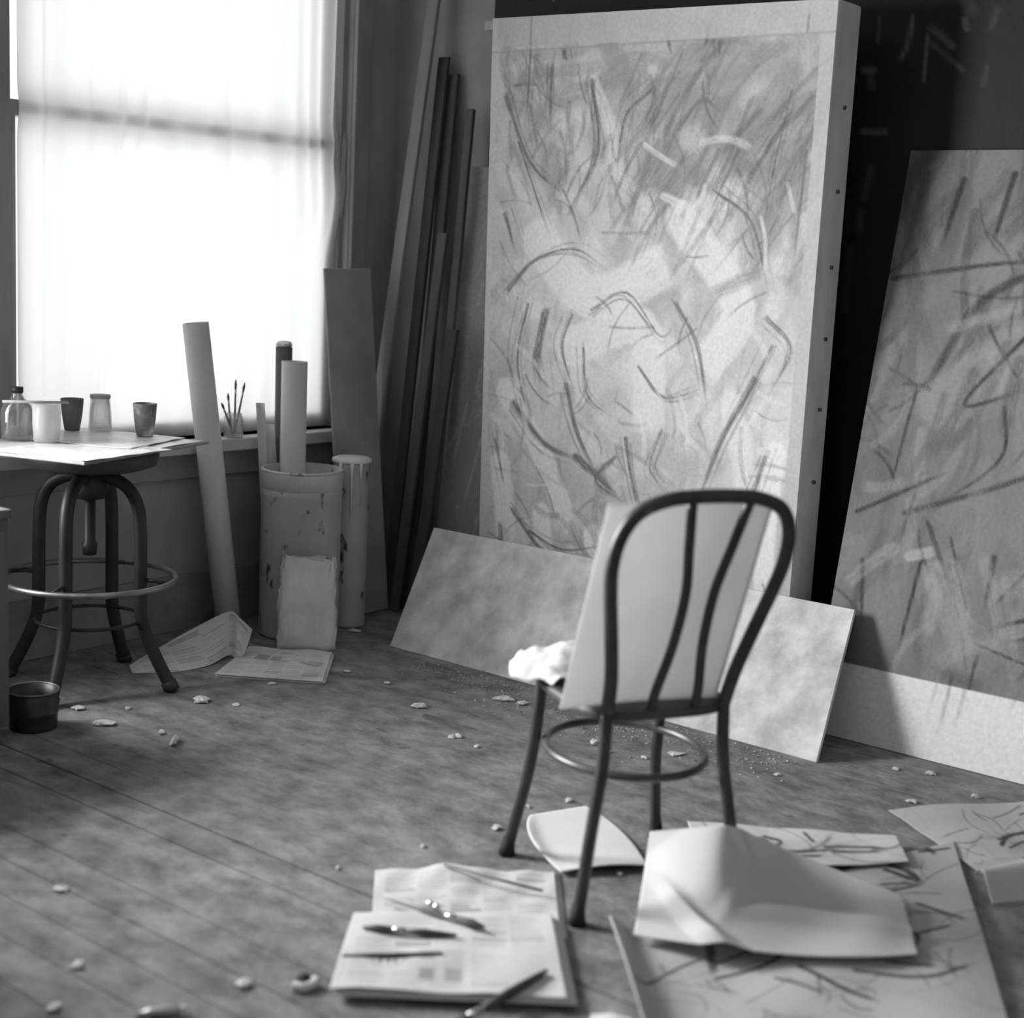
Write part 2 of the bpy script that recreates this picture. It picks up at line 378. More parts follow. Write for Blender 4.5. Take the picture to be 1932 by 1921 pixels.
# ------------------------------------------------------------------ black backing board on the picture wall
bp = Pad(4.6, 2.9, .011, .013); bp.cloud(3, 1.2, 3, .4)
def wallpt(px, py, X, W, yl, zt, H): p = on(px, py, 0, X); return ((yl-p.y)/W, (zt-p.z)/H)
YL, ZT = 3.80, 2.95
def bs(pts, wd, val, **k): bp.stroke([wallpt(a, b, XW-.02, 4.6, YL, ZT, 2.9) for a, b in pts], wd, val, **k)
for pts, wd, v in (([(1722, 60), (1712, 110), (1697, 145)], .006, .10), ([(1747, 100), (1742, 150), (1739, 185)], .006, .12), ([(1755, 83), (1775, 100), (1795, 120)], .016, .075), ([(1750, 110), (1780, 135), (1815, 168)], .006, .07), ([(1819, 68), (1822, 84)], .014, .11),
                   ([(1630, 165), (1645, 166)], .012, .10), ([(1625, 288), (1668, 290)], .014, .10), ([(1660, 60), (1655, 110)], .006, .06), ([(1640, 180), (1642, 200)], .012, .06), ([(1622, 450), (1618, 480)], .02, .06), ([(1880, 50), (1870, 80)], .006, .06), ([(1860, 160), (1852, 200)], .006, .05), ([(1820, 20), (1830, 50)], .03, .05), ([(1640, 360), (1628, 420)], .02, .05), ([(1600, 520), (1590, 640)], .02, .04), ([(1045, 0), (1043, 20)], .007, .16), ([(1070, 0), (1070, 8)], .007, .2)):
    bs(pts, wd, v, a=.9, soft=.7, bristle=.4, fade=0)
rt = root('backing_board', (XW-.015, 1.5, .21), 'large black paint-flecked backing board fixed to the wall behind the canvases', 'board')
def inv(o, r): o.matrix_parent_inverse = Matrix.Translation(-r.location); return o
def under(r, *objs):
    for o in objs:
        o.parent = r; o.matrix_parent_inverse = Matrix.Translation(-Vector(r.location))
under(rt, box('panel', (XW-.022, YL-4.6, .21), (XW-.004, YL, ZT), mat('black_board', .012, .8)),
      gridmesh('painted_face', bil([(XW-.0235, YL, ZT), (XW-.0235, YL-4.6, ZT), (XW-.0235, YL-4.6, .212), (XW-.0235, YL, .212)]), bp.nx, bp.ny, painted('board_paint', .6, .2, 40, .2), pad=bp))

# ------------------------------------------------------------------ big canvas
TL, TR, BR, BL = Vector((4.20, 3.533, 2.224)), Vector((4.20, 2.203, 2.205)), Vector((4.20, 2.208, 0)), Vector((4.20, 3.480, 0))
W, H = 1.33, 2.22
def big_canvas_pad():
    random.seed(21)
    p = Pad(W, H, .0046, .52)
    p.cloud(31, 3, 3, .22); p.cloud(44, 14, 4, .12)
    # ground: loose broad strokes, darker above, lighter below
    p.many(90, (0, .04, 1, .34), .42, 60, 60, .035, .34, .12, a=.55, bristle=.8)
    p.many(60, (.5, .04, 1, .40), .55, 118, 14, .035, .27, .1, a=.7, bristle=.8)
    p.many(30, (.05, .06, .55, .26), .22, 92, 12, .018, .24, .08, a=.6, bristle=.8)
    p.many(26, (.05, .05, 1, .12), .25, 172, 10, .02, .30, .08, a=.55, bristle=.7)
    p.many(60, (0, .30, 1, .86), .45, 75, 60, .05, .62, .08, a=.6, bristle=.7)
    p.many(40, (0, .18, .5, .55), .35, 55, 30, .03, .58, .08, a=.6, bristle=.8)
    p.many(36, (.0, .35, .3, .8), .3, 95, 25, .012, .38, .08, a=.4, bristle=.9)
    p.many(34, (.65, .35, 1, .8), .35, 108, 20, .014, .40, .08, a=.4, bristle=.9)
    p.many(60, (.04, .30, .96, .84), .30, 80, 80, .028, .38, .08, a=.4, curve=.25, bristle=.8)
    # slabs of pale paint that lean into each other
    for pts, wd in (([(.18, .34), (.36, .42), (.60, .36)], .085), ([(.62, .30), (.80, .42), (.70, .52)], .07), ([(.30, .50), (.52, .46), (.56, .62)], .075), ([(.14, .80), (.13, .92), (.15, 1.)], .07),
                    ([(.34, .84), (.36, .92), (.35, 1.)], .075), ([(.56, .76), (.63, .86), (.68, .98)], .06), ([(.80, .56), (.86, .70), (.78, .80)], .05), ([(.08, .58), (.20, .66), (.32, .78)], .05)):
        p.stroke(pts, wd, .70, a=.85, soft=.25, bristle=.35, fade=.05)
    for pts, wd in (([(.07, .70), (.09, .77), (.10, .84)], .055), ([(.22, .77), (.24, .84)], .05), ([(.40, .79), (.42, .86)], .05), ([(.93, .62), (.92, .74), (.93, .84)], .045)):
        p.stroke(pts, wd, .76, a=.9, soft=.3, bristle=.3, fade=.05)
    # grey patches
    for pts, wd, v in (([(.70, .20), (.62, .24)], .06, .25), ([(.20, .20), (.24, .27)], .05, .33), ([(.44, .14), (.50, .20)], .05, .36), ([(.84, .37), (.72, .405)], .032, .24), ([(.55, .64), (.70, .66), (.80, .64)], .06, .42),
                       ([(.30, .70), (.46, .745)], .05, .42), ([(.62, .72), (.66, .80)], .05, .44), ([(.90, .09), (.80, .17), (.72, .24)], .05, .24), ([(.92, .20), (.94, .34)], .03, .30), ([(.10, .10), (.18, .16)], .04, .30)):
        p.stroke(pts, wd, v, a=.75, soft=.6, bristle=.6)
    # charcoal and brush lines, no figure: loops, hooks and slashes
    dk = [([(.05, .12), (.14, .22), (.26, .27)], .007), ([(.33, .10), (.36, .20), (.27, .30)], .010), ([(.52, .11), (.44, .15), (.42, .23)], .006), ([(.08, .42), (.17, .37), (.30, .35), (.41, .38)], .007),
          ([(.72, .26), (.82, .30), (.88, .40)], .007), ([(.15, .44), (.12, .53), (.17, .63)], .008), ([(.21, .45), (.19, .52), (.205, .57)], .017), ([(.29, .56), (.33, .63), (.40, .69)], .012), ([(.62, .42), (.69, .48), (.73, .57)], .009),
          ([(.36, .44), (.47, .41), (.58, .47), (.63, .44)], .006), ([(.11, .60), (.22, .655), (.34, .675)], .020), ([(.33, .67), (.42, .70), (.47, .72)], .017), ([(.86, .52), (.78, .61), (.72, .71)], .013), ([(.90, .47), (.80, .60)], .006),
          ([(.12, .77), (.24, .83), (.40, .845), (.52, .83)], .010), ([(.18, .80), (.30, .82), (.44, .80)], .006), ([(.46, .66), (.40, .70), (.50, .73)], .009), ([(.49, .63), (.52, .70), (.56, .76)], .010), ([(.60, .61), (.57, .67), (.63, .70)], .006),
          ([(.64, .77), (.60, .81), (.66, .84), (.70, .79)], .006), ([(.72, .78), (.71, .83)], .006), ([(.76, .775), (.755, .83)], .007), ([(.80, .77), (.79, .82)], .006), ([(.85, .74), (.80, .82)], .008), ([(.91, .62), (.86, .72), (.84, .78)], .010),
          ([(.31, .83), (.29, .88), (.29, .96)], .007), ([(.10, .19), (.22, .34)], .005), ([(.90, .12), (.87, .22), (.85, .32)], .006), ([(.95, .2), (.94, .36)], .007), ([(.77, .20), (.70, .29)], .008), ([(.06, .30), (.10, .36)], .007),
          ([(.52, .52), (.60, .56), (.72, .54)], .007), ([(.34, .50), (.36, .57), (.44, .60)], .006), ([(.88, .43), (.95, .47), (.90, .54)], .006), ([(.80, .24), (.92, .13)], .012), ([(.60, .17), (.66, .13), (.72, .15)], .009), ([(.2, .08), (.205, .17)], .009), ([(.13, .05), (.125, .15)], .005),
          ([(.67, .025), (.66, .055)], .012), ([(.70, .05), (.70, .07)], .009), ([(.55, .035), (.56, .06)], .008), ([(.24, .055), (.245, .068)], .012), ([(.3, .45), (.27, .50), (.31, .56)], .006), ([(.05, .66), (.09, .74)], .006), ([(.08, .80), (.09, .88)], .014)]
    for pts, wd in dk:
        v0 = random.uniform(.05, .13)
        p.stroke(pts, wd*1.25, v0, a=.85, soft=.7, bristle=.7, fade=.3, taper=.5)
        for _ in range(3):                     # dry side hairs and a second pass beside the line
            ox, oy = random.gauss(0, .012), random.gauss(0, .006)
            p.stroke([(a+ox+random.gauss(0, .004), b+oy+random.gauss(0, .003)) for a, b in pts], wd*random.uniform(.25, .6), v0+.05, a=.55, soft=.6, bristle=.8, fade=.4)
    p.many(70, (.05, .10, .95, .86), .16, 70, 80, .0045, .13, .06, a=.6, curve=.12, bristle=.75)
    p.many(60, (.45, .08, .98, .34), .28, 122, 14, .010, .14, .06, a=.55, curve=.06, bristle=.85)
    p.many(40, (.04, .08, .5, .30), .16, 95, 35, .009, .15, .06, a=.5, curve=.1, bristle=.85)
    p.many(40, (.05, .55, .95, .85), .16, 40, 50, .012, .20, .07, a=.5, curve=.15, bristle=.85)
    p.many(26, (.05, .14, .95, .84), .15, 60, 80, .012, .70, .05, a=.65, curve=.15, bristle=.6)
    # plain strip along the top with a ruled line, plain strip down the right
    p.rect(0, 0, 1, .045, .45, .8); p.rect(.965, 0, 1, 1, .45, .8); p.rect(0, 0, .02, 1, .55, .6)
    p.stroke([(0, .052), (.5, .047), (1, .043)], .006, .28, a=.7, soft=.8, bristle=.4, fade=0)
    p.stroke([(.13, 0), (.128, .06), (.125, .13)], .0045, .2, a=.7, fade=0); p.stroke([(.93, .02), (.928, .045)], .004, .2, a=.8)
    p.a = np.clip(p.a, .05, .78); return p
pp = big_canvas_pad()
rt = root('large_canvas', (4.29, 2.87, 0), 'tall painted canvas with loose grey abstract brushwork standing against the wall', 'painting')
off = Vector((.004, 0, 0))
body = slab('stretcher_box', [BL+off, BR+off, TR+off, TL+off], .148, mat('raw_canvas_edge', .72, .8, .2, 10, (1, 1, .4), spots=(14, .68, .3)), away=(1, 0, 0), bevel=.004)
under(rt, body, gridmesh('painted_canvas', bil([TL, TR, BR, BL]), pp.nx, pp.ny, painted('oil_paint', .6, .10, 70, .35), pad=pp))
M_tack = mat('tack_steel', .12, .4, .1, metal=.6)
for z in (.75, .98, 1.2, 1.42, 1.65, 1.9):
    under(rt, tube('tack', [(4.29, TR.y+.012, z), (4.29, TR.y-.006, z)], .006, M_tack, seg=8))
under(rt, box('canvas_corner_peg', (4.22, 3.535, 2.19), (4.25, 3.585, 2.22), mat('peg_wood', .4, .7)))

# ------------------------------------------------------------------ leaning canvas at right
RW, RH = 1.55, math.hypot(.365, 1.79)
def lean_canvas_pad():
    random.seed(5)
    p = Pad(RW, RH, .0055, .40); p.cloud(61, 3, 3, .25); p.cloud(71, 10, 3, .15)
    p.many(50, (0, 0, 1, .32), .45, 95, 18, .03, .22, .09, a=.6, bristle=.7)
    p.many(50, (0, .2, 1, .85), .4, 120, 50, .03, .44, .1, a=.5, bristle=.7)
    p.many(20, (0, .3, .25, .85), .4, 100, 14, .022, .27, .08, a=.5, bristle=.7)
    p.stroke([(.12, .40), (.2, .25), (.36, .19), (.5, .26)], .02, .12, a=.85, soft=.7, bristle=.4)
    p.stroke([(.16, .42), (.3, .32), (.42, .30)], .10, .56, a=.8, soft=.3, bristle=.3)
    p.stroke([(.30, .42), (.40, .55), (.46, .40)], .06, .50, a=.6, soft=.4, bristle=.4)
    for pts, wd in (([(.01, .22), (.2, .19), (.3, .18)], .012), ([(.12, .05), (.1, .16)], .014), ([(.22, .04), (.2, .16)], .014), ([(.33, .02), (.29, .14)], .012), ([(.02, .62), (.14, .56), (.2, .53)], .010), ([(.12, .61), (.26, .56), (.42, .50), (.6, .47)], .013),
                    ([(.30, .30), (.20, .42), (.31, .39)], .010), ([(.28, .42), (.29, .50), (.2, .58)], .009), ([(.10, .40), (.08, .58)], .007), ([(.17, .62), (.26, .76), (.30, .86)], .010), ([(.22, .64), (.28, .76)], .007), ([(.31, .66), (.31, .74)], .014),
                    ([(.38, .67), (.32, .74)], .009), ([(.5, .71), (.33, .77)], .012), ([(.5, .75), (.35, .79)], .008), ([(.30, .80), (.44, .82), (.55, .80)], .007), ([(.27, .86), (.26, .95)], .007), ([(.31, .82), (.30, .93)], .009), ([(.17, .68), (.155, .84)], .009), ([(.05, .70), (.07, .80)], .01),
                    ([(.37, .34), (.36, .46), (.46, .49), (.5, .36)], .010), ([(.14, .54), (.12, .66)], .008), ([(.44, .66), (.5, .60)], .008)):
        p.stroke(pts, wd, random.uniform(.06, .13), a=.85, soft=.6, bristle=.5, fade=.25, taper=.3)
    p.stroke([(.145, .68), (.195, .665)], .02, .66, a=.9, soft=.3, bristle=.2); p.stroke([(.20, .70), (.27, .80), (.3, .84)], .045, .60, a=.7, soft=.4)
    p.stroke([(.34, .70), (.5, .66)], .05, .58, a=.6, soft=.5); p.stroke([(.22, .85), (.34, .87)], .03, .2, a=.5, soft=.8)
    p.many(40, (.0, .1, .6, .86), .18, 70, 70, .006, .07, .03, a=.6, curve=.12, bristle=.7)
    p.many(40, (.0, .25, .6, .86), .22, 110, 60, .022, .60, .12, a=.5, curve=.15, bristle=.8)
    p.many(30, (.0, .0, .6, .5), .30, 100, 30, .024, .24, .08, a=.55, curve=.1, bristle=.8)
    # bare primed band at the foot with a few runs of paint
    p.rect(0, .875, 1, 1, .74, .94)
    for u, v1, c in ((.27, .97, .3), (.30, .95, .35), (.245, .93, .5), (.50, .90, .3), (.46, .895, .3), (.56, .9, .4), (.40, .89, .35)):
        p.stroke([(u, .86), (u-.004, (.86+v1)/2), (u-.012, v1)], .0055, c, a=.7, fade=.5, taper=.6)
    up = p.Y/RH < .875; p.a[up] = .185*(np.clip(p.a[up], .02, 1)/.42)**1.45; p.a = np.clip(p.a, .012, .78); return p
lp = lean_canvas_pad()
LBL, LBR, LTR, LTL = Vector((4.137, 2.07, .002)), Vector((4.137, 2.07-RW, .002)), Vector((4.50, 2.07-RW, 1.79)), Vector((4.50, 2.07, 1.79))
rt = root('leaning_canvas', (4.3, 1.3, 0), 'dark gestural canvas with bare white band at its foot, leaning against the black board', 'painting')
under(rt, slab('stretcher', [LBL+off, LBR+off, LTR+off, LTL+off], .022, mat('raw_canvas_edge', .36), away=(1, 0, -.2)),
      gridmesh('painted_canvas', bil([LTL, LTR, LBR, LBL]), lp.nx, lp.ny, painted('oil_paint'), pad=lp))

# ------------------------------------------------------------------ marbled board in front of the canvases
M_marble = mat('mottled_board', .66, .75, .22, 9, bump=.08, bscale=40, val2=.40, detail=9)
b = slab('mottled_board', [(3.882, 3.62, .002), (3.868, 1.903, .002), (4.168, 1.966, .400), (4.168, 3.684, .397)], .012, M_marble, away=(1, 0, -.5), bevel=.002)
tag(b, 'long pale mottled board propped on the floor at the foot of the tall canvas', 'board')

# ------------------------------------------------------------------ splattered board between planks and canvas
sp = Pad(.62, 2.3, .007, .30); sp.cloud(83, 4, 3, .2); random.seed(9)
sp.many(60, (0, .15, 1, 1), .10, 105, 12, .004, .5, .1, a=.55, curve=.05, bristle=.5)
sp.many(50, (0, .2, 1, 1), .02, 80, 60, .007, .5, .15, a=.6, bristle=.4)
for pts in ([(.35, .50), (.20, .75)], [(.45, .60), (.25, .88)], [(.15, .52), (.08, .66)], [(.25, .42), (.2, .5)]): sp.stroke(pts, .005, .55, a=.6)
SL = .085
def lean(px, py, xb):                       # where a sight line meets the leaning plane x = xb + SL*z
    d = ray(px, py); n = Vector((1, 0, -SL)); return CAM + d*((xb-CAM.dot(n))/d.dot(n))
rt = root('splattered_board', (4.36, 3.4, 0), 'tall grey board flecked with white paint, leaning behind the tall canvas', 'board')
yb = lean(824, 990, 4.36).y; zt = 1.74
sTL, sTR, sBR, sBL = Vector((4.36+SL*zt, yb, zt)), Vector((4.36+SL*zt, yb-.62, zt)), Vector((4.36, yb-.62, .002)), Vector((4.36, yb, .002))
under(rt, slab('plywood', [sBL+off, sBR+off, sTR+off, sTL+off], .008, mat('board_edge', .17, .8), away=(1, 0, 0), bevel=.001), gridmesh('spattered_face', bil([sTL, sTR, sBR, sBL]), sp.nx, sp.ny, painted('flecked_paint', .7, .15, 60, .2), pad=sp))

# ------------------------------------------------------------------ leaning lumber in the corner
M_pl = mat('pale_lumber', .24, .7, .2, 6, (1, 1, .15), bump=.08); M_pd = mat('dark_lumber', .055, .7, .4, 8, (1, 1, .12), bump=.1)
M_pm = mat('brown_lumber', .10, .7, .4, 8, (1, 1, .12), bump=.1)
def lumber(name, xb, bot, top, wd, th, m, label):
    """bot and top are sight lines that meet the leaning plane of this layer"""
    a = lean(*bot, xb) if len(bot) == 2 else Vector((xb, bot[0], 0)); b = lean(*top, xb)
    a = a - (b-a)*((a.z-.002)/(b.z-a.z))
    h = Vector((0, wd/2, 0))
    o = slab(name, [a+h, a-h, b-h, b+h], th, m, away=(1, 0, 0), bevel=.002)
    o.location.z = .002-min(v.co.z for v in o.data.vertices)
    return tag(o, label, 'plank')
lumber('lumber', 4.26, (0, 0)[:0] or (4.20,), (822, -40), .056, .018, M_pl, 'tall pale grey plank leaning in the room corner')
lumber('lumber', 4.26, (775, 1150), (852, 622), .05, .018, M_pd, 'short dark plank leaning beside the flecked board')
lumber('lumber', 4.285, (742, 1150), (834, 440), .046, .018, M_pm, 'medium length brown plank leaning before the longer dark ones')
lumber('lumber', 4.31, (728, 1130), (836, 108), .05, .018, M_pd, 'long dark plank leaning beside the tall pale one')
lumber('lumber', 4.31, (800, 1130), (886, 206), .036, .018, M_pm, 'narrow dark batten leaning next to the flecked board, standing clear of the others')
lumber('lumber', 4.335, (765, 1120), (853, 140), .055, .018, M_pd, 'dark plank half hidden behind the long dark one in the corner')
rt = slab('grey_panel', [(4.045, 4.022, .002), (4.300, 4.022, .002), (4.318, 4.2, 1.335), (4.066, 4.2, 1.33)], .010, mat('grey_panel_paint', .36, .75, .2, 5, bump=.1, spots=(4, .62, .3)), away=(0, 1, 0))
tag(rt, 'wide grey panel leaning on the window casing behind the drum', 'panel')

# ------------------------------------------------------------------ cabinet at the left edge
rt = root('low_cabinet', (2.0, 3.9, 0), 'low grey wooden cabinet standing under the side window', 'cabinet')
M_cab = mat('cabinet_wood', .13, .6, .3, 5, (1, 1, .2)); CX = fl(9, 1400).x; CY = 3.58
under(rt, box('carcass', (CX-.62, CY, .05), (CX, CY+.28, .64), M_cab, bevel=.004), box('top_board', (CX-.64, CY-.012, .64), (CX+.004, CY+.29, .665), M_cab, bevel=.004), box('plinth', (CX-.6, CY+.03, 0), (CX-.02, CY+.26, .05), M_dark))
for q in (0, 1):
    dr = box('door', (CX-.60+q*.30, CY-.016, .09), (CX-.32+q*.30, CY, .61), M_cab, bevel=.003); under(rt, dr)
    kb = lathe('knob', [(0, 0), (.006, 0), (.006, .012), (.013, .018), (.011, .026), (0, .028)], M_tack, seg=12); kb.parent = dr; kb.location = (CX-.345+q*.05, CY-.016, .45); kb.rotation_euler = (H90, 0, 0)

# ------------------------------------------------------------------ unseen bench, added left of the frame to shade the near floor
rt = root('floor_shade_bench', (1.0, 3.4, 0), 'unseen grey bench with doors, added before the side window to shade the floor', 'bench')
under(rt, box('carcass', (.42, 2.98, .06), (1.58, 3.80, .80), M_cab, bevel=.004), box('shade_bench_top', (.38, 2.94, .80), (1.62, 3.84, .84), M_cab, bevel=.005), box('plinth', (.46, 3.02, 0), (1.54, 3.76, .06), M_dark))
for q in (0, 1, 2):
    dr = box('door', (.44+q*.38, 2.962, .10), (.80+q*.38, 2.98, .77), M_cab, bevel=.003); under(rt, dr)
    kb = lathe('knob', [(0, 0), (.006, 0), (.006, .012), (.013, .018), (.011, .026), (0, .028)], M_tack, seg=12); kb.parent = dr; kb.location = (.77+q*.38, 2.962, .5); kb.rotation_euler = (H90, 0, 0)

# ------------------------------------------------------------------ adjustable stool used as a painting stand
M_iron = mat('dark_iron', .045, .5, .4, 10, metal=.3); M_rim = mat('worn_steel_ring', .30, .35, .3, 20, metal=.7)
SA = Vector((2.82, 3.93, 0))
rt = root('swivel_stool', SA, 'dark iron swivel stool with bent legs and wide steel foot ring', 'stool')
def rad(a, r, z): return (r*math.cos(a), r*math.sin(a), z)
a0 = math.radians(-60); rf = .285
for q in range(4):
    a = a0+q*H90
    pts = cr_spline([rad(a, *p) for p in ((.025, .672), (.07, .668), (.125, .640), (.158, .585), (.168, .50), (.170, .32), (.176, .22), (.215, .12), (rf-.012, .012))], 6)
    lg = tube('leg', pts, .0205, M_iron, rt, 10)
    tube('foot_tip', [rad(a, rf-.022, .03), rad(a, rf-.005, .001)], .025, M_iron, lg, 10)
    tube('ring_bracket', [rad(a, .165, .35), rad(a, .215, .352), rad(a, .262, .346)], .007, M_iron, rt, 8)
tube('foot_ring', [rad(2*math.pi*k/48, .266, .345) for k in range(48)], .0095, M_rim, rt, 8, closed=True)
tube('lower_brace', [rad(2*math.pi*k/32, .165, .215) for k in range(32)], .006, M_iron, rt, 8, closed=True)
lathe('hub', [(0, .60), (.045, .60), (.062, .63), (.05, .66), (.05, .685), (0, .685)], M_iron, rt, 20)
lathe('screw_post', [(0, .42), (.022, .42), (.024, .455), (.018, .462), (.018, .70), (0, .70)], M_iron, rt, 16)
lathe('seat', [(0, .695), (.16, .695), (.205, .71), (.212, .74), (.205, .762), (0, .762)], mat('stool_seat_wood', .06, .5, .3, 5), rt, 40)
BF, BRt = Vector((2.555, 3.585, .764)), Vector((3.165, 3.775, .764)); bd = (BRt-BF); pn = Vector((-bd.y, bd.x, 0)).normalized()*.505
rt = root('palette_board', (BF+BRt+pn)/2, 'flat board laid on the stool seat as a palette, covered in white paper', 'palette')
sl = slab('board', [BF, BRt, BRt+pn, BF+pn], .010, mat('palette_plywood', .3, .6, .3, 6), away=(0, 0, 1), bevel=.002)
pz = Pad(.6, .42, .006, .74); random.seed(3); pz.cloud(5, 8, 8, .12); pz.many(26, (.05, .05, .95, .95), .09, 20, 70, .014, .5, .25, a=.6)
under(rt, sl)
for (sx, sy, rot, dz, w_, h_) in ((.31, .25, .0, .7752, .61, .485), (.20, .14, -.10, .7778, .36, .34), (.43, .26, .10, .7800, .34, .40)):
    c = BF+bd.normalized()*sx+pn.normalized()*sy; e1 = (Matrix.Rotation(rot, 3, 'Z') @ bd.normalized()); e2 = Vector((-e1.y, e1.x, 0))
    k4 = [c-e1*w_/2+e2*h_/2, c+e1*w_/2+e2*h_/2, c+e1*w_/2-e2*h_/2, c-e1*w_/2-e2*h_/2]
    f0 = bil([Vector((q.x, q.y, dz)) for q in k4])
    under(rt, gridmesh('palette_sheet', lambda u, v, f0=f0: f0(u, v)+np.stack([0*u, 0*u, .0015*np.sin(u*9+v*4)**2], -1), 70, 50, painted('palette_paper', .35, .08), pad=pz, th=.0012))
BT = .7835
# vessels standing on the palette
M_gl = glassy('jar_glass', .93, .08, .12, .85); M_gb = glassy('bottle_glass', .78, .08, .18, .6)
p = fl(33, 806, BT); rt = root('bottle', (2.615, 4.02, BT), 'squat glass bottle with narrow neck and dark cap on the palette', 'bottle')
p = on(33, 806, 1, 4.06); rt.location = (p.x, 4.06, BT)
lathe('glass_body', [(0, 0), (.045, 0), (.049, .006), (.049, .085), (.042, .105), (.022, .122), (.015, .135), (.015, .15), (.012, .15), (.012, .13), (.04, .1), (.046, .08), (.046, .01), (0, .008)], M_gb, rt, 28)
lathe('cap', [(0, .14), (.018, .14), (.018, .158), (0, .160)], M_iron, rt, 16)
def vessel(name, px, py, r0, r1, h, m, label, cat, lid=None, fill=None):
    p = fl(px, py, BT); t = root(name, (p.x, p.y, BT), label, cat)
    lathe('body', [(0, 0), (r0, 0), (r0+(r1-r0)*.5+.002, h*.5), (r1, h), (r1-.003, h), (r0+(r1-r0)*.5-.002, h*.5), (r0-.003, .006), (0, .006)], m, t, 28)
    if lid: lathe('lid', [(0, h), (r1+.002, h), (r1+.002, h+.012), (0, h+.013)], lid, t, 24)
    if fill: lathe('contents', [(0, .007), (r0-.004, .007), (r0+(r1-r0)*.5-.003, h*.5), (0, h*.5)], fill, t, 24)
    return t
vessel('tumbler', 136, 811, .024, .037, .102, mat('grey_cup', .16, .5, .3, 12), 'dark grey straight-sided cup on the palette beside a lidded jar', 'cup', fill=mat('thinner', .2))
vessel('glass_jar', 189, 811, .037, .031, .104, M_gl, 'clear glass jar with a pale screw lid on the palette', 'jar', lid=mat('pale_lid', .45, .5))
vessel('tumbler', 273, 822, .026, .038, .104, mat('paint_smeared_cup', .30, .5, .5, 14, spots=(10, .52, .62)), 'paint-smeared pale cup standing apart at the palette edge', 'cup', fill=mat('thinner', .2))
vessel('glass_jar', 88, 832, .038, .042, .115, glassy('milky_glass', .9, .08, .5, .85), 'milky open glass tumbler at the front of the palette', 'jar')
rag = fl(20, 822, BT)
def crumple(name, c, sx, sy, sz, m, seed, parent=None, n=14, rz=0.0, jag=.35):
    """a crumpled lump: faceted closed surface flattened on its base"""
    f = vnoise(seed, 16); vs = []; fs = []; rows = n//2
    for j in range(rows+1):
        t = math.pi*j/rows
        for i in range(n):
            a = 2*math.pi*i/n; k = 1+jag*(float(f(i*1.7 % 13, j*1.9+3))-.5)*2
            x, y, z = math.sin(t)*math.cos(a)*k, math.sin(t)*math.sin(a)*k, math.cos(t)*(.75+.25*k)
            x, y = x*sx, y*sy; z = max((z+.55)*sz/1.5, 0.0)
            vs.append((c[0]+x*math.cos(rz)-y*math.sin(rz), c[1]+x*math.sin(rz)+y*math.cos(rz), c[2]+z))
    for j in range(rows):
        for i in range(n): fs.append((j*n+i, j*n+(i+1) % n, (j+1)*n+(i+1) % n, (j+1)*n+i))
    return pyd(name, vs, fs, m, parent, smooth=False)
M_paper = mat('white_paper', .62, .85, .08, 10)
tag(crumple('paint_rag', (rag.x+.01, rag.y, BT), .03, .025, .03, mat('rag', .5, .9, .3, 30), 4), 'small crumpled paint rag beside the bottle on the palette', 'rag')
pb = fl(-5, 815, BT); 
t = tube('paint_stick', [(2.50, 3.96, BT+.118), (2.665, 3.86, BT+.117)], .004, mat('stick_wood', .4, .6), seg=8)
# placed across the rim of the milky tumbler
mt = fl(88, 832, BT); t.data.transform(Matrix.Translation(Vector((mt.x-2.61, mt.y-3.895, .0015)))); tag(t, 'thin pale stick laid across the rim of the milky tumbler', 'stick')

# ------------------------------------------------------------------ brush jar on the sill
p = on(440, 832, 1, 4.262); JL = Vector((p.x, 4.262, WZ0))
rt = root('brush_jar', JL, 'small glass jar on the window sill for holding brushes', 'jar')
lathe('body', [(0, .001), (.034, .001), (.036, .01), (.036, .075), (.031, .082), (.031, .09), (.028, .09), (.028, .08), (.033, .07), (.033, .008), (0, .006)], M_gl, rt, 24)
M_hand = mat('brush_handle', .18, .4, .3, 10); M_bris = mat('bristle', .12, .8, .4, 60)
def brush(name, a, b, r, label, group=None, bris=.18, m=None, mb=None, cat='brush'):
    """paint brush from a (handle end) to b (bristle end): handle, ferrule, bristles"""
    a, b = Vector(a), Vector(b); t = root(name, a, label, cat, group); d = b-a; L = d.length; d = d/L
    k = lambda s: d*(L*s)
    s1 = 1-bris-.12; s2 = 1-bris
    tube('handle', [k(0), k(.1), k(s1*.6), k(s1)], r, m or M_hand, t, 8, radii=[r*.45, r*.7, r*1.1, r*.8])
    tube('ferrule', [k(s1-.005), k(s2)], r*.95, mat('ferrule_metal', .5, .3, .1, metal=.9), t, 8)
    tube('bristles', [k(s2), k(s2+.5*bris), k(1)], r, mb or M_bris, t, 8, radii=[r*.9, r*1.25, r*.35]); return t
for q, (px, py, ox, lab) in enumerate(((418, 760, -.012, 'shortest brush in the sill jar, tilted towards the mailing tube'), (445, 716, .004, 'tallest brush in the sill jar, standing almost upright'), (462, 722, .014, 'brush in the sill jar tilted away from the mailing tube'), (430, 742, -.004, 'middle-height brush in the sill jar beside the tallest one'))):
    b = on(px, py, 1, 4.235+.012*q)
    brush('sill_brush', (JL.x+ox*.6, JL.y+.006*(q-1.5), WZ0+.012), b, .004, lab, 'brushes in the sill jar')

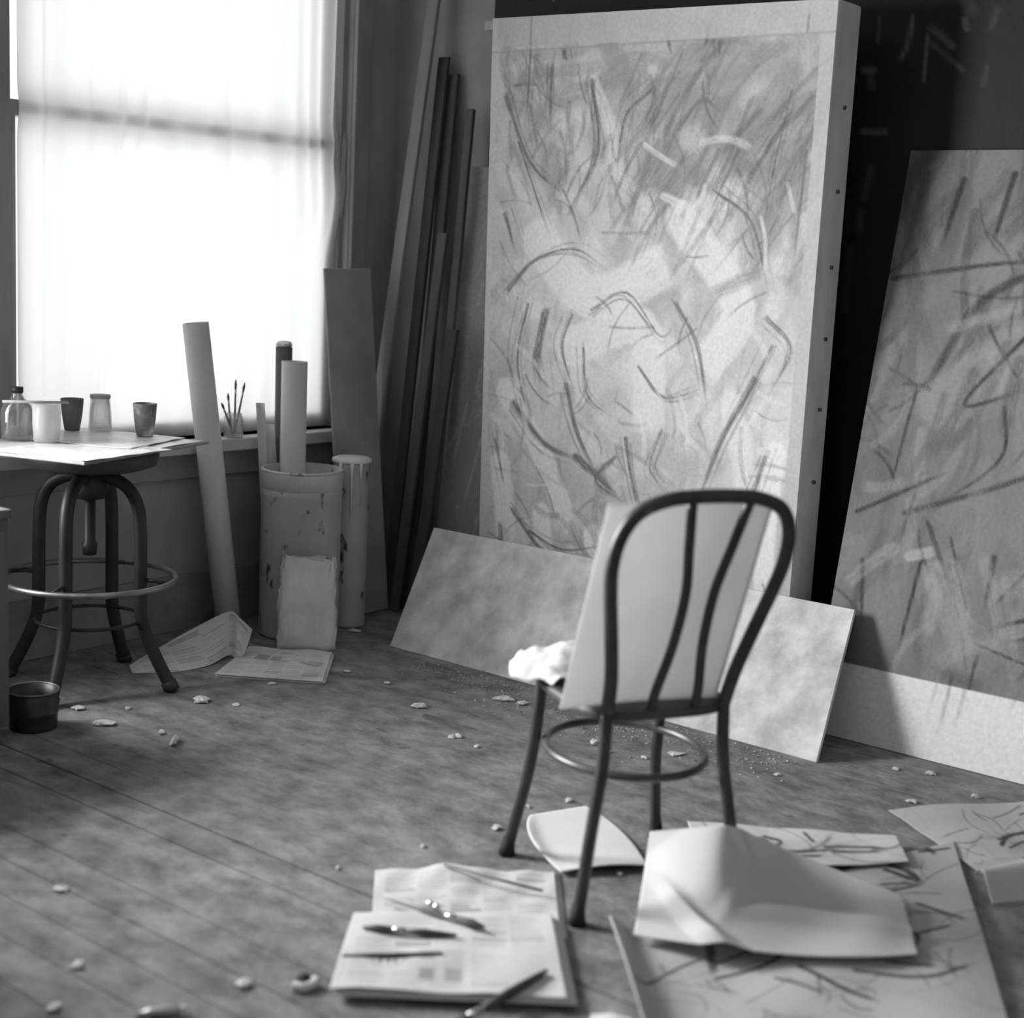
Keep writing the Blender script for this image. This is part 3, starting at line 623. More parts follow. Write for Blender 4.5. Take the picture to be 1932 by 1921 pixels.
# ------------------------------------------------------------------ cardboard tube, drum, bag
M_card = mat('cardboard_tube', .60, .75, .12, 5, bump=.03)
b0, t0 = Vector((3.565, 4.125, .003)), Vector((3.455, 4.205, 1.125)); 
def roll(name, a, b, r, m, label, cat='paper roll', inner=True):
    a, b = Vector(a), Vector(b); t = root(name, a, label, cat); d = (b-a)
    L_ = d.length; w_ = lathe('wall', [(0, 0), (r, 0), (r, L_*.5), (r, L_), (r*.84, L_), (r*.84, L_*.55), (0, L_*.55)], m, t, 28)
    w_.rotation_euler = d.to_track_quat('Z', 'Y').to_euler(); return t
tr_ = roll('mailing_tube', b0+Vector((0, 0, .012)), t0, .046, M_card, 'long cardboard tube leaning against the window sill', 'tube')
DC = Vector((3.769, 3.978, 0)); DR = .146; DH = .615
M_drum = mat('grey_drum_metal', .50, .5, .2, 5, (1, 1, .5), metal=.1, spots=(24, .605, .06))
rt = root('metal_drum', DC, 'grey paint-flecked metal drum holding paper rolls', 'drum')
lathe('shell', [(0, .002), (DR-.004, .002), (DR, .012), (DR, .52), (DR+.004, .53), (DR, .54), (DR, DH-.012), (DR+.004, DH-.006), (DR, DH), (DR-.008, DH), (DR-.008, .02), (0, .016)], M_drum, rt, 40)
lathe('upper_band', [(DR+.0005, .545), (DR+.003, .55), (DR+.003, DH-.014), (DR+.0005, DH-.010)], mat('drum_band', .48, .5, .15, metal=.2), rt, 40)
rt = root('slim_canister', (3.996, 3.952, 0), 'slim tall canister with white paint spilled over its top, beside the drum', 'canister')
lathe('shell', [(0, .002), (.066, .002), (.068, .01), (.068, DH+.012), (.070, DH+.018), (0, DH+.018)], M_drum, rt, 28)
lathe('paint_cap', [(0, DH+.030), (.060, DH+.028), (.074, DH+.022), (.075, DH+.012), (.071, DH+.008), (.0705, DH+.0185), (0, DH+.0185)], mat('spilled_white_paint', .70, .4, .1), rt, 28)
aa = math.radians(218.5)
for da, L_ in ((0.12, .20), (-.5, .08), (.6, .05)): tube('paint_drip', [(.0705*math.cos(aa+da), .0705*math.sin(aa+da), DH+.012), (.071*math.cos(aa+da), .071*math.sin(aa+da), DH-.02), (.070*math.cos(aa+da), .070*math.sin(aa+da), DH-L_)], .005, MATS['spilled_white_paint'], rt, 8, radii=[.007, .0045, .003])
def inside(px, py, z, back=0.0):          # sight line point at the drum's depth
    d = ray(px, py); dep = (DC-CAM).dot(_F)+back; return CAM+d*(dep/d.dot(_F))
q = inside(556, 682, 0, -.05); roll('paper_roll', (q.x+.006, q.y+.0, .022), q, .0475, mat('paper_roll_white', .60, .8, .08, 6), 'thick pale paper roll standing in the drum')
q = inside(536, 655, 0, .055); roll('paper_roll', (q.x+.012, q.y, .022), q, .031, mat('paper_roll_dark', .12, .8, .3, 10), 'dark paper roll with frayed top standing in the drum')
tag(crumple('torn_paper', (inside(536, 655, 0, .055).x, inside(536, 655, 0, .055).y, inside(536, 655, 0, .055).z+.0015), .030, .03, .022, M_paper, 8), 'torn paper wad on top of the dark roll in the drum', 'paper')
# loose curled sheets at the left of the drum
for q, (px, py, w_, lab) in enumerate(((492, 760, .03, 'narrow curled paper strip standing in the drum, the tallest strip'), (508, 800, .04, 'broad curled paper strip standing low in the drum'))):
    e = inside(px, py, 0, -.03+.05*q); base = Vector((e.x+.03, e.y-.02, .3))
    def strip(u, v, e=e, base=base, w_=w_):
        c = np.array(e)*(1-v)[:, None]+np.array(base)*v[:, None]; a = (u-.5)*2.2
        return c+np.outer(np.sin(a)*w_*.6, np.array(_R0))+np.outer((1-np.cos(a))*w_*.6, np.array((-_F.x, -_F.y, 0)))
    tag(gridmesh('paper_strip', strip, 10, 12, M_paper, th=.0012), lab, 'paper')
# paper bag in front of the drum
def bag(c, w_, d_, h_, rz):
    vs = []; fs = []; n = 36; rows = 16; f = vnoise(17, 32)
    for j in range(rows+1):
        t = j/rows; dd = d_*(1-.55*t**2); ww = w_*(1+.02*math.sin(t*5))*(1-.10*t)
        for i in range(n):
            a = 2*math.pi*i/n; cx = math.copysign(abs(math.cos(a))**.45, math.cos(a)); sy = math.copysign(abs(math.sin(a))**.45, math.sin(a))
            k = 1+.17*(float(f(i*1.1, j*.9))-.5)
            z = t*h_ + (.022*(float(f(i*1.7, 3.3))-.5) if j == rows else 0) + (.01*(float(f(i*.6, j*1.1))-.5) if 0 < j < rows else 0)
            if j == rows and i in (17, 18, 19): z += .02
            x, y = cx*ww/2*k, sy*dd/2*k*(.5+.5*k)
            vs.append((x*math.cos(rz)-y*math.sin(rz), x*math.sin(rz)+y*math.cos(rz), max(z, 0.001)))
    for j in range(rows):
        for i in range(n): fs.append((j*n+i, j*n+(i+1) % n, (j+1)*n+(i+1) % n, (j+1)*n+i))
    fs.append(tuple(range(n)))
    return vs, fs
BC = fl(573, 1229); BC = BC+Vector((_F.x, _F.y, 0)).normalized()*.055
vs, fs = bag(BC, .205, .095, .325, math.atan2(_R0.y, _R0.x))
rt = root('paper_bag', (BC.x, BC.y, 0), 'crumpled pale paper bag standing upright in front of the drum', 'bag')
M_bag = mat('bag_paper', .74, .8, .15, 9, bump=.3, bscale=18)
pyd('bag_body', vs, fs, M_bag, rt)
rim = [Vector(v) for v in vs[-36:]]
def torn(u, v):
    a = (u*36).astype(int) % 36; P_ = np.array([tuple(rim[i]) for i in a]); c = P_.mean(0)
    out = (P_-np.array((0, 0, 0)))*np.stack([1+.06*v, 1+.06*v, np.ones_like(v)], -1); out[:, 2] += -.05*v+.012*np.sin(u*40)*v+.004; return out
gridmesh('folded_rim', torn, 72, 5, mat('bag_rim_white', .6, .8, .1), rt, th=.001)

# ------------------------------------------------------------------ newsprint
def newsprint(W_, H_, seed, big=True):
    random.seed(seed); p = Pad(W_, H_, .0032, .58); p.cloud(seed, 9, 9, .05)
    cols = 5; m = .05
    for c in range(cols):
        u0 = m+(1-2*m)*c/cols+.008; u1 = m+(1-2*m)*(c+1)/cols-.008; v = .05+random.uniform(0, .03)
        while v < .95:
            kind = random.random()
            if kind < .12:
                h = random.uniform(.03, .09); p.rect(u0, v, u1, v+h, random.uniform(.25, .42), .75); v += h+.012
            elif kind < .22:
                p.rect(u0, v, u0+(u1-u0)*random.uniform(.6, 1), v+.014, .25, .7); v += .026
            elif kind < .36: v += random.uniform(.03, .09)
            else:
                for _ in range(random.randint(3, 9)):
                    if v > .95: break
                    p.rect(u0, v, u0+(u1-u0)*random.uniform(.75, 1), v+.0065, .34, .55); v += .0145
                v += .008
    return p
M_news = painted('newsprint', .85, .05, 60, .1)
def sheet(name, c4, pad, m, bump=None, parent=None, th=.0012, res=.006, nx=None, ny=None):
    W_ = (Vector(c4[1])-Vector(c4[0])).length; H_ = (Vector(c4[3])-Vector(c4[0])).length
    f0 = bil(c4)
    def f(u, v):
        q = f0(u, v)
        if bump is not None: q = q+np.stack([0*u, 0*u, bump(u, v)], -1)
        return q
    return gridmesh(name, f, nx or (pad.nx if pad else max(8, int(W_/res))), ny or (pad.ny if pad else max(8, int(H_/res))), m, parent, pad=pad, th=th)
def px4(pts, zs): return [fl(x, y, z) for (x, y), z in zip(pts, zs if hasattr(zs, '__len__') else [zs]*4)]
# flat newspaper beyond the stool
np_ = newsprint(.36, .30, 12); np_.rect(.20, .25, .34, .42, .22, .7); np_.rect(.37, .27, .48, .42, .24, .7); np_.stroke([(.72, .45), (.86, .52), (.95, .46)], .012, .2, a=.7)
rt = root('folded_newspaper', fl(510, 1250), 'flat folded newspaper lying on the floor in front of the drum', 'newspaper')
c4 = px4([(470, 1222), (627, 1231), (609, 1287), (404, 1272)], .009)
under(rt, sheet('top_page', c4, np_, M_news, lambda u, v: .006*np.sin(u*5+1)**2*(1-v)+.008*np.clip(u-.75, 0, 1)*4*np.sin(v*6)**2))
for k_ in range(2):
    under(rt, sheet('page', [Vector(q)+Vector((.006-.004*k_, -.006+.005*k_, -.004-.0035*k_)) for q in c4], None, M_paper, res=.03))
# standing crumpled newspaper
np2 = newsprint(.42, .24, 19); np2.a = np.clip(np2.a*.98, 0, .8)
prs = [((243, 1256, .012), (250, 1270, .001)), ((300, 1222, .045), (330, 1268, .001)), ((372, 1182, .10), (392, 1256, .003)), ((432, 1154, .150), (430, 1237, .012)), ((452, 1166, .135), (446, 1244, .010)), ((476, 1188, .105), (455, 1246, .002))]
tp = cr_spline([fl(*a) for a, b in prs], 8); bt_ = cr_spline([fl(*b) for a, b in prs], 8)
tpa, bta = np.array([tuple(q) for q in tp]), np.array([tuple(q) for q in bt_])
def crumpf(u, v):
    k = u*(len(tpa)-1); i = np.clip(k.astype(int), 0, len(tpa)-2); f_ = (k-i)[:, None]
    A_ = tpa[i]*(1-f_)+tpa[i+1]*f_; B_ = bta[i]*(1-f_)+bta[i+1]*f_; v_ = v[:, None]
    q = A_*(1-v_)+B_*v_; q[:, 2] += .010*np.sin(v*math.pi)*np.sin(u*11); return q
t = gridmesh('crumpled_newspaper', crumpf, np2.nx, np2.ny, M_news, pad=np2, th=.0012)
tag(t, 'crumpled newspaper page bent upright on the floor behind the stool', 'newspaper')
# newspapers in the foreground
na = newsprint(.52, .34, 33); nb = newsprint(.52, .36, 41)
rt = root('open_newspaper', fl(890, 1690), 'open newspaper with rumpled top edge lying by the chair leg', 'newspaper')
c4 = px4([(708, 1642), (1046, 1646), (1058, 1768), (700, 1768)], .006)
wv = lambda u, v: .016*np.exp(-((u-.42)/.16)**2)*np.exp(-(v/.3)**2)+.004*np.sin(u*13+v*5)**2*(1-v)
under(rt, sheet('top_page', c4, na, M_news, wv), sheet('page', [Vector(q)+Vector((.012, -.008, -.0045)) for q in c4], None, M_paper, res=.03))
rt = root('newspaper_stack', fl(850, 1800), 'stacked newspaper sheets with a round printed advertisement, holding brushes', 'newspaper')
for (a_, b_, c_, d_) in ((.06, .55, .09, .66),):
    pass
cx, cy = .22, .62
for k_ in range(40):
    a1 = 2*math.pi*k_/40; nb.stroke([(cx+.075*math.cos(a1), cy+.11*math.sin(a1)), (cx+.075*math.cos(a1+.17), cy+.11*math.sin(a1+.17))], .005, .2, a=.7, fade=0)
nb.rect(.13, .48, .31, .76, .58, .55)
for k_ in range(3): nb.rect(.175+.035*k_, .575, .195+.035*k_, .68, .2, .8)
nb.rect(.35, .50, .44, .88, .46, .8); nb.rect(.47, .50, .56, .88, .48, .8); nb.rect(.37, .53, .42, .62, .25, .8); nb.rect(.37, .74, .43, .86, .25, .8); nb.rect(.48, .72, .55, .86, .3, .8); nb.rect(.60, .52, .9, .9, .54, .75); nb.rect(.02, .05, .42, .36, .57, .85)
c4 = px4([(668, 1722), (1040, 1726), (1070, 1884), (622, 1866)], .0235)
under(rt, sheet('top_page', c4, nb, M_news, lambda u, v: .004*np.sin(u*7+v*3)**2+.004*np.exp(-((u-.1)/.08)**2)*v))
for k_ in range(4): under(rt, sheet('page', [Vector(q)+Vector((.003*k_, -.009*(k_ % 3)-.003, -.0028-.0028*k_)) for q in c4], None, M_paper, res=.03))
# brushes and sticks on the newspapers
M_bl = mat('dark_brush_handle', .06, .45, .3, 12); M_pale = mat('pale_brush_handle', .42, .5, .2, 12)
brush('paint_brush', fl(722, 1690, .030), fl(914, 1750, .038), .0085, 'pale-handled paint brush with loaded dark tip on the newspapers', bris=.26, m=M_pale)
brush('paint_brush', fl(862, 1765, .034), fl(684, 1750, .034), .0075, 'dark short brush lying below the pale-handled one on the newspapers', bris=.32, m=M_bl)
tag(tube('drawing_stick', [fl(646, 1803, .029), fl(740, 1802, .029), fl(834, 1800, .029)], .0042, M_bl, seg=8), 'thin black drawing stick near the round printed advertisement', 'stick')
brush('paint_brush', fl(1031, 1832, .032), fl(845, 1945, .036), .0095, 'thick black brush handle lying across the newspaper corner', bris=.2, m=M_bl)
tag(tube('twig_stick', [fl(838, 1631, .030), fl(930, 1657, .031), fl(1024, 1681, .022)], .0032, mat('twig', .2, .7), seg=8), 'thin twig-like stick across the rumpled top of the open newspaper', 'stick')
for q, (px, py) in enumerate(((811, 1716), (824, 1722))):
    e = fl(px, py, .026); t = lathe('steel_bead', [(0, 0), (.006, .002), (.0095, .009), (.006, .016), (0, .018)], mat('bright_steel', .8, .15, .05, metal=1.0), seg=16); t.location = e
    t.location.z = .0285; tag(t, 'small shiny steel bead beside the pale-handled brush', 'bead', 'steel beads on the newspaper')

# ------------------------------------------------------------------ sheets and drawings on the floor
def charcoal(W_, H_, seed, lines, val=.60, smear=()):
    random.seed(seed); p = Pad(W_, H_, .0042, val); p.cloud(seed, 5, 5, .08)
    for pts, wd, v in smear: p.stroke(pts, wd, v, a=.6, soft=.9, bristle=.4)
    p.many(int(55*W_*H_)+6, (.05, .1, .95, .9), .20, 40, 60, .010, .30, .1, a=.35, curve=.2, bristle=.6)
    p.many(int(70*W_*H_)+4, (.08, .1, .95, .9), .13, 30, 70, .0035, .10, .05, a=.7, curve=.25, bristle=.4)
    for pts, wd in lines: p.stroke(pts, wd*1.15, random.uniform(.03, .08), a=1.0, soft=.5, bristle=.3, fade=.15)
    return p
M_draw = painted('drawing_paper', .85, .05, 80, .1); M_white = painted('drawing_paper')
d3 = charcoal(.62, .42, 3, [([(.45, .62), (.55, .50), (.75, .45), (.95, .50)], .012), ([(.5, .66), (.65, .58), (.8, .60)], .007), ([(.62, .85), (.72, .60)], .008), ([(.45, .55), (.6, .48), (.9, .4)], .006), ([(.55, .8), (.75, .86)], .006), ([(.7, .2), (.85, .12)], .005)], .44, [([(.5, .7), (.8, .55)], .05, .32), ([(.6, .25), (.95, .08)], .03, .42)])
t = sheet('drawing_sheet', px4([(1676, 1531), (2010, 1508), (2030, 1650), (1850, 1648)], .003), d3, M_draw, lambda u, v: .010*np.sin(u*4+.5)**2*(1-v)+.002*np.sin(v*9)**2)
tag(t, 'wrinkled charcoal drawing on the floor near the leaning canvas', 'drawing')
e1, e2, e3, e4 = fl(1838, 1662, .02), fl(2010, 1618, .02), fl(2030, 1690, .003), fl(1872, 1706, .003)
def curl(u, v):
    b_ = bil([e1, e2, e3, e4])(u, v); b_[:, 2] = .003+.055*np.sin((1-v)*2.4)**1.0*np.ones_like(u)*(.5+.5*np.sin((1-v)*1.9)); return b_
tag(gridmesh('curled_sheet', curl, 40, 24, M_paper if False else mat('grey_paper', .55, .85, .1, 8), th=.0015), 'pale sheet with rolled-up edge beside the wrinkled drawing', 'paper')
d1l = [([(.02, .52), (.12, .42), (.22, .36)], .008), ([(.235, .16), (.225, .50)], .013), ([(.23, .52), (.36, .50), (.45, .42)], .010), ([(.24, .42), (.38, .36), (.44, .33)], .007), ([(.46, .25), (.50, .40), (.45, .50)], .012), ([(.34, .24), (.30, .34)], .009), ([(.48, .46), (.60, .40), (.72, .36)], .009),
       ([(.42, .36), (.60, .55), (.75, .60)], .010), ([(.50, .44), (.66, .42), (.80, .50), (.78, .60)], .008), ([(.58, .36), (.70, .40), (.82, .38)], .010), ([(.45, .56), (.55, .72), (.65, .82)], .008), ([(.38, .60), (.5, .74)], .006), ([(.62, .48), (.74, .52)], .007), ([(.80, .50), (.92, .50)], .007),
       ([(.78, .06), (.83, .13), (.86, .22)], .012), ([(.74, .17), (.84, .21)], .007), ([(.76, .08), (.84, .19)], .008), ([(.74, .23), (.86, .22)], .008), ([(.83, .33), (.97, .50)], .007), ([(.90, -.02), (.93, .06)], .008), ([(.88, .02), (.99, .04)], .006), ([(.84, -.02), (.92, .02)], .008), ([(.70, .62), (.84, .70)], .007), ([(.6, .64), (.8, .74), (.95, .72)], .008)]
d1 = charcoal(.95, .80, 14, d1l, .42, [([(.55, .45), (.75, .5)], .05, .36), ([(.62, .04), (.78, .08)], .06, .26), ([(.8, .6), (.95, .72)], .06, .32), ([(.5, .5), (.6, .6)], .04, .4), ([(.1, .3), (.15, .5)], .04, .45)])
c4 = px4([(1147, 1767), (1800, 1588), (1905, 1935), (1225, 2010)], .010)
t = sheet('drawing_sheet', c4, d1, M_draw, lambda u, v: .045*np.exp(-(u/.035)**2)*np.clip(1.1-v*.3, 0, 1)+.006*np.sin(u*6+v*3)**2)
tag(t, 'large charcoal line drawing spread on the floor, its side edge curled up', 'drawing')
d2 = charcoal(.46, .14, 23, [([(.35, .25), (.42, .35), (.38, .5)], .005), ([(.3, .5), (.5, .62), (.7, .55)], .005), ([(.55, .12), (.58, .4)], .005), ([(.62, .5), (.8, .45), (.92, .5)], .004), ([(.65, .62), (.9, .6)], .004), ([(.4, .7), (.6, .75)], .005), ([(.33, .3), (.36, .4)], .006)], .58)
t = sheet('sketch_strip', px4([(1297, 1550), (1692, 1579), (1716, 1628), (1330, 1648)], .024), d2, M_draw, lambda u, v: .003*np.sin(u*8)**2)
tag(t, 'narrow white sketch sheet lying over the back edge of the large drawing', 'drawing')
# stiff folded tracing paper propped on the chair leg
def zat(px, py, D):                        # point on a sight line at ground distance D from the camera's foot
    d = ray(px, py); return CAM + d*(D/math.hypot(d.x, d.y))
te = np.array([tuple(q) for q in cr_spline([fl(1226, 1569, .10), zat(1300, 1563, 3.24), zat(1378, 1559, 3.205), fl(1432, 1581, .125), fl(1490, 1606, .075), fl(1570, 1638, .050), fl(1640, 1664, .044), fl(1702, 1690, .038)], 10)])
be = np.array([tuple(q) for q in cr_spline([fl(1196, 1764, .036), fl(1330, 1784, .046), fl(1500, 1803, .034), fl(1640, 1806, .030), fl(1732, 1801, .026)], 10)])
def pick(A, u):
    k = u*(len(A)-1); i = np.clip(k.astype(int), 0, len(A)-2); f_ = (k-i)[:, None]; return A[i]*(1-f_)+A[i+1]*f_
def tracef(u, v):
    A_, B_ = pick(te, u), pick(be, u); q = A_*(1-v)[:, None]+B_*v[:, None]; bow = v*(1-v)*4
    q[:, 2] = A_[:, 2]*(1-v)**2.2+B_[:, 2]*(1-(1-v)**2.2)
    z = 0*u
    z = z + .014*np.clip(1-np.abs(v-.58-.04*u)/.10, 0, 1)*np.clip((u-.30)*4, 0, 1)
    z = z + .024*np.clip(1-np.abs(u-.13-.40*(v-.55))/.075, 0, 1)*np.clip((v-.35)*3, 0, 1)*(1-np.clip(v-.9, 0, 1)*5)
    z = z + .010*np.clip(1-np.abs(u-.42+.2*v)/.05, 0, 1)*np.clip(v*3, 0, 1)*np.clip(1.3-v*1.6, 0, 1) + .008*np.sin(u*8+2*v)**2*bow
    q[:, 2] = np.maximum(q[:, 2]+z, .024); return q
t = gridmesh('tracing_paper', tracef, 120, 60, cloth('tracing_sheet', .72, .22), th=.0015)
tag(t, 'large creased sheet of blank tracing paper propped over the drawings', 'paper')
wl = bil(px4([(1000, 1538), (1106, 1521), (1222, 1640), (1058, 1651)], .004))
def wsheet(u, v):
    q = wl(u, v); b_ = v*(1-v)*4; R2 = np.array((_R0.x, _R0.y, 0)); F2 = np.array((_F.x, _F.y, 0))
    q = q+np.outer(-.035*b_*(1-u)+.02*b_*u, R2)+np.outer(.03*b_*u, F2)
    q[:, 2] += .016*v**3*(.4+.6*np.sin(u*3))+.012*np.exp(-(u/.1)**2)*b_; return q
t = gridmesh('blank_sheet', wsheet, 40, 40, mat('clean_paper', .74, .85, .05, 10), th=.0012)
tag(t, 'blank white sheet lying on the floor under the chair', 'paper')
t = sheet('blank_sheet', px4([(1116, 1914), (1192, 1922), (1230, 2040), (1080, 2030)], .004), None, M_paper, lambda u, v: .006*np.sin(u*3)**2, nx=20, ny=20)
tag(t, 'blank white sheet peeking out in front of the large charcoal drawing', 'paper')

# ------------------------------------------------------------------ bent-tube chair
CO = Vector((2.772, 1.836, 0)); fd = Vector((.48, .877, 0)).normalized(); CR = math.atan2(fd.y, fd.x)-H90
rt = root('cafe_chair', CO, 'dark bent steel tube cafe chair with arched back, seen from behind', 'chair', rz=CR)
M_tube = mat('dark_chair_enamel', .055, .42, .35, 14, metal=.1, spots=(30, .70, .2))
def bk(r, z): return (r, -.17-(z-.46)*.30, z)
half = [(.142, .46), (.15, .54), (.170, .635), (.192, .73), (.203, .80), (.196, .865), (.165, .915), (.105, .940), (.04, .946)]
loop = [bk(-r, z) for r, z in half]+[bk(r, z) for r, z in half[::-1]]
tube('back_frame', cr_spline(loop, 5), .0150, M_tube, rt, 12)
for s in (-1, 1):
    tube('back_bar', cr_spline([bk(.016+s*.068, .938), bk(.016+s*.05, .83), bk(.016+s*.034, .73), bk(.016+s*.036, .61), bk(.016+s*.052, .50), bk(.016+s*.052, .455)], 5), .0108, M_tube, rt, 10)
    for y0, y1 in ((-.17, -.2), (.145, .2)):
        x0 = .142 if y0 < 0 else .155
        lg = tube('leg', cr_spline([(s*x0, y0, .462), (s*(x0+.006), y0-.004*(1 if y0 < 0 else -1), .34), (s*.170, y0*.55+y1*.45, .2), (s*.2, y1, .006)], 6), .0140, M_tube, rt, 12)
        tube('foot_cap', [(s*.196, y1*.98, .045), (s*.1985, y1*.99, .02), (s*.2, y1, .001)], .016, mat('rubber_tip', .03, .8), lg, 12, radii=[.0148, .017, .021])
tube('foot_ring', [(.012+.178*math.cos(2*math.pi*k/48), .035+.205*math.sin(2*math.pi*k/48), .300) for k in range(48)], .0100, mat('worn_ring_enamel', .10, .35, .4, 12, metal=.3), rt, 10, closed=True)
def seat_prof():
    vs = []; fs = []; n = 48
    for z, k in ((.436, .96), (.440, 1.0), (.455, 1.0), (.460, .97), (.460, 0)):
        for i in range(n):
            a = 2*math.pi*i/n; c, s_ = math.cos(a), math.sin(a); ex = .55
            vs.append((math.copysign(abs(c)**ex, c)*.185*k, math.copysign(abs(s_)**ex, s_)*.185*k, z))
    for j in range(4):
        for i in range(n): fs.append((j*n+i, j*n+(i+1) % n, (j+1)*n+(i+1) % n, (j+1)*n+i))
    fs.append(tuple(range(n))[::-1]); return vs, fs
v_, f_ = seat_prof(); pyd('seat', v_, f_, mat('chair_seat', .07, .5, .3, 8), rt)
Mc = Matrix.Translation(CO) @ Matrix.Rotation(CR, 4, 'Z')
# stiff grey sheet standing on the seat against the back
def seatpanel(u, v):
    bx = np.where(v >= 0, -.238+.020*(1-v), 0)+u*(.385-.005*v); z = .4625+.462*(1-v)
    y = -.135-(z-.46)*.29+.018*np.sin(u*math.pi)*1.0
    P_ = np.stack([bx, y, z, np.ones_like(u)], -1); return (P_ @ np.array(Mc).T)[:, :3]
t = gridmesh('card_sheet', seatpanel, 40, 40, cloth('grey_card', .72, .50), th=.003)
tag(t, 'large stiff grey card standing on the chair seat against its back', 'card')
cp = Mc @ Vector((-.10, .085, .4615))
def ragf(u, v):
    f_ = fbm(77); x = -.215+.22*u-.02*np.sin(v*5); y = .20-.20*v
    z = .464+.05*f_(u*4, v*4)+.045*np.sin(u*math.pi)*np.sin(v*math.pi)-.06*np.clip(.10-u, 0, 1)*4-.02*np.clip(v-.8, 0, 1)
    z = np.maximum(z, np.where((x > -.19) & (y < .19), .466, .40)); P_ = np.stack([x, y, z, np.ones_like(u)], -1); return (P_ @ np.array(Mc).T)[:, :3]
t = gridmesh('crumpled_cloth', ragf, 34, 34, mat('white_rag', .55, .9, .25, 14), th=.002)
tag(t, 'crumpled white paint cloth on the front of the chair seat', 'cloth')

# ------------------------------------------------------------------ tin and litter on the floor
tl = fl(62, 1372); rt = root('open_tin', (tl.x, tl.y, 0), 'dark open tin standing on the floor near the stool', 'tin')
lathe('body', [(0, .001), (.066, .001), (.068, .01), (.070, .045), (.073, .05), (.070, .055), (.073, .112), (.069, .112), (.066, .05), (.064, .012), (0, .010)], mat('dark_tin', .05, .4, .4, 10, metal=.4), rt, 32)
tube('rolled_rim', [rad(2*math.pi*k/40, .0725, .113) for k in range(40)], .0028, mat('tin_rim', .25, .4, .2, metal=.6), rt, 8, closed=True)
M_scrap = mat('paper_scrap', .62, .9, .25, 60)
scr = [(196, 1367, 40, 15), (380, 1324, 30, 20), (330, 1402, 12, 26), (305, 1384, 12, 12), (790, 1335, 34, 14), (950, 1321, 42, 14), (985, 1329, 20, 12), (852, 1392, 14, 11), (866, 1391, 12, 12), (115, 1679, 30, 14), (146, 1824, 22, 16), (102, 1904, 20, 18), (459, 1859, 26, 20), (512, 1291, 16, 8), (446, 1331, 14, 8),
       (1273, 1424, 32, 10), (1216, 1431, 12, 9), (1121, 1404, 16, 16), (1073, 1512, 14, 11), (937, 1564, 16, 14), (798, 1598, 12, 9), (1170, 1651, 12, 8), (1722, 1514, 24, 10), (1841, 1504, 20, 10), (1756, 1461, 20, 12), (1690, 1452, 12, 8), (1467, 1463, 14, 8), (668, 1192, 24, 10), (150, 1338, 26, 12), (241, 1338, 10, 8), (730, 1290, 12, 8), (655, 1268, 16, 6), (900, 1410, 12, 8), (995, 1524, 12, 9), (638, 1640, 9, 7), (1150, 1420, 9, 9)]
LAB = {(196, 1367): 'long torn white paper scrap near the open tin', (380, 1324): 'rounded crumpled white scrap off the foot of the stool leg', (330, 1402): 'slim white scrap lying end-on between tin and chair', (790, 1335): 'flat rectangular white scrap before the mottled board corner', (950, 1321): 'long pale scrap close to the mottled board foot',
       (1273, 1424): 'thin curved white shaving seen through the chair ring', (115, 1679): 'lone striped paper scrap on the bare boards far from any furniture', (459, 1859): 'chunky white scrap beside the squashed paint tube end', (668, 1192): 'grey paper lump at the foot of the slim canister', (512, 1291): 'small scrap just in front of the flat folded newspaper'}
NEAR = [((150, 1338), 'torn scrap between the tin and the stool legs'), ((500, 1330), 'tiny scrap on the open floor before the folded newspaper'), ((900, 1400), 'tiny scrap on the floor between mottled board and chair leg'), ((1150, 1420), 'tiny scrap on the floor under the chair ring'),
        ((950, 1560), 'tiny scrap beside the chair front leg and blank sheet'), ((700, 1610), 'tiny scrap behind the open newspaper'), ((1760, 1480), 'small scrap on the floor below the leaning canvas'), ((120, 1860), 'rounded scrap on the bare floorboards at the front of the room'), ((700, 1275), 'tiny scrap between folded newspaper and mottled board')]
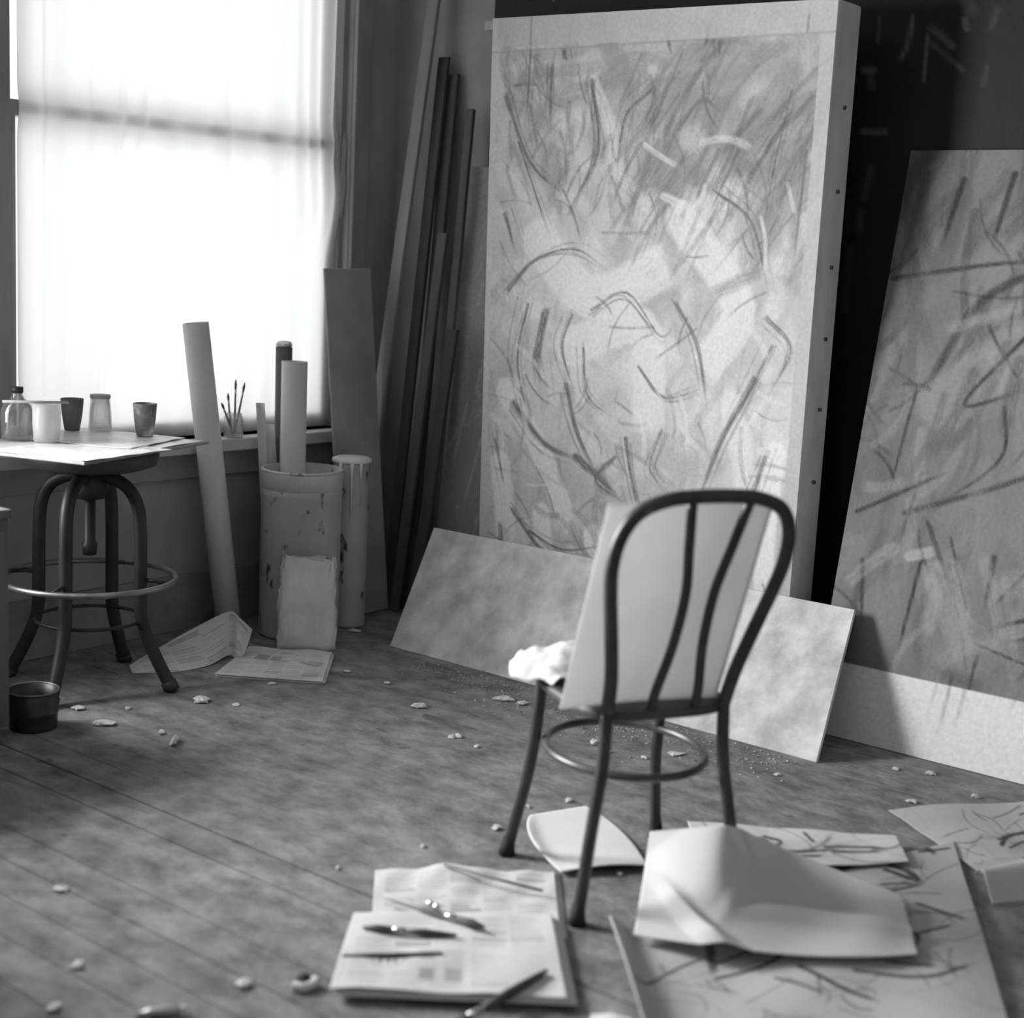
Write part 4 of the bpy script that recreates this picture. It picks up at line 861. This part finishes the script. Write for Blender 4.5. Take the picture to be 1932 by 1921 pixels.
for k_, (px, py, w_, h_) in enumerate(scr):
    c = fl(px, py); Z = (c-CAM).dot(_F); sx = w_*Z/FPX/2; sy = h_*Z/FPX/2*1.7
    o = crumple('paper_scrap', (0, 0, 0), sx, sy, max(.006, .5*h_*Z/FPX), M_scrap, 100+k_, n=10, jag=.5)
    o.location = (c.x, c.y, .0005); o.rotation_euler = (0, 0, math.atan2(_R0.y, _R0.x)+random.uniform(-.3, .3))
    lab = LAB.get((px, py)) or min(NEAR, key=lambda q: math.hypot(q[0][0]-px, q[0][1]-py))[1]
    tag(o, lab, 'paper scrap', None if (px, py) in LAB else 'loose scraps: '+lab)
c = fl(574, 1862); rt = root('paint_tube_scrap', (c.x, c.y, 0), 'squashed paint tube end with black paint, on the floor left of the newspapers', 'paint tube')
rt['label'] = 'squashed pale paint tube end with black paint oozing, lying on bare floorboards'
cu_ = []
tube('tube_body', cr_spline([(-.022, .006, .008), (-.016, -.012, .008), (.006, -.018, .009), (.022, -.008, .010)], 5), .009, M_paper, rt, 10)
crumple('black_paint', (.006, .008, .0005), .019, .015, .02, mat('black_oil', .015, .3), 55, rt)
c = fl(330, 1914); rt = root('paint_tube', (c.x, c.y, 0), 'pale metal paint tube lying at the front of the floor', 'paint tube', rz=math.atan2(_R0.y, _R0.x)+.25)
tube('tube_body', [(-.07, 0, .004), (-.04, 0, .008), (.005, 0, .0095), (.010, 0, .0095)], .009, mat('tube_foil', .55, .35, .2, metal=.5), rt, 14, radii=[.004, .0078, .0095, .005])
tube('cap', [(.010, 0, .0095), (.022, 0, .0095)], .006, mat('white_cap', .75, .4), rt, 12)
# crumbs swept along the foot of the mottled board
random.seed(31); vs = []; fs = []
for _ in range(1500):
    t = random.random(); y = 1.95+1.45*t; x = 3.86-abs(random.gauss(0, .10))-.012; 
    if random.random() < .35: y = random.gauss(2.55, .22); x = 3.86-abs(random.gauss(.12, .12))-.012
    s_ = random.uniform(.002, .006); n0 = len(vs)
    for k_ in range(4): vs.append((x+random.uniform(-s_, s_), y+random.uniform(-s_, s_), .0005+(random.uniform(.3, 1)*s_ if k_ == 3 else 0)))
    fs += [(n0, n0+1, n0+3), (n0+1, n0+2, n0+3), (n0+2, n0, n0+3), (n0, n0+2, n0+1)]
t = pyd('plaster_crumbs', vs, fs, mat('crumbs', .5, .9, .4, 80), smooth=False); t['kind'] = 'stuff'; tag(t, 'scattered dry paint crumbs along the foot of the mottled board', 'debris')
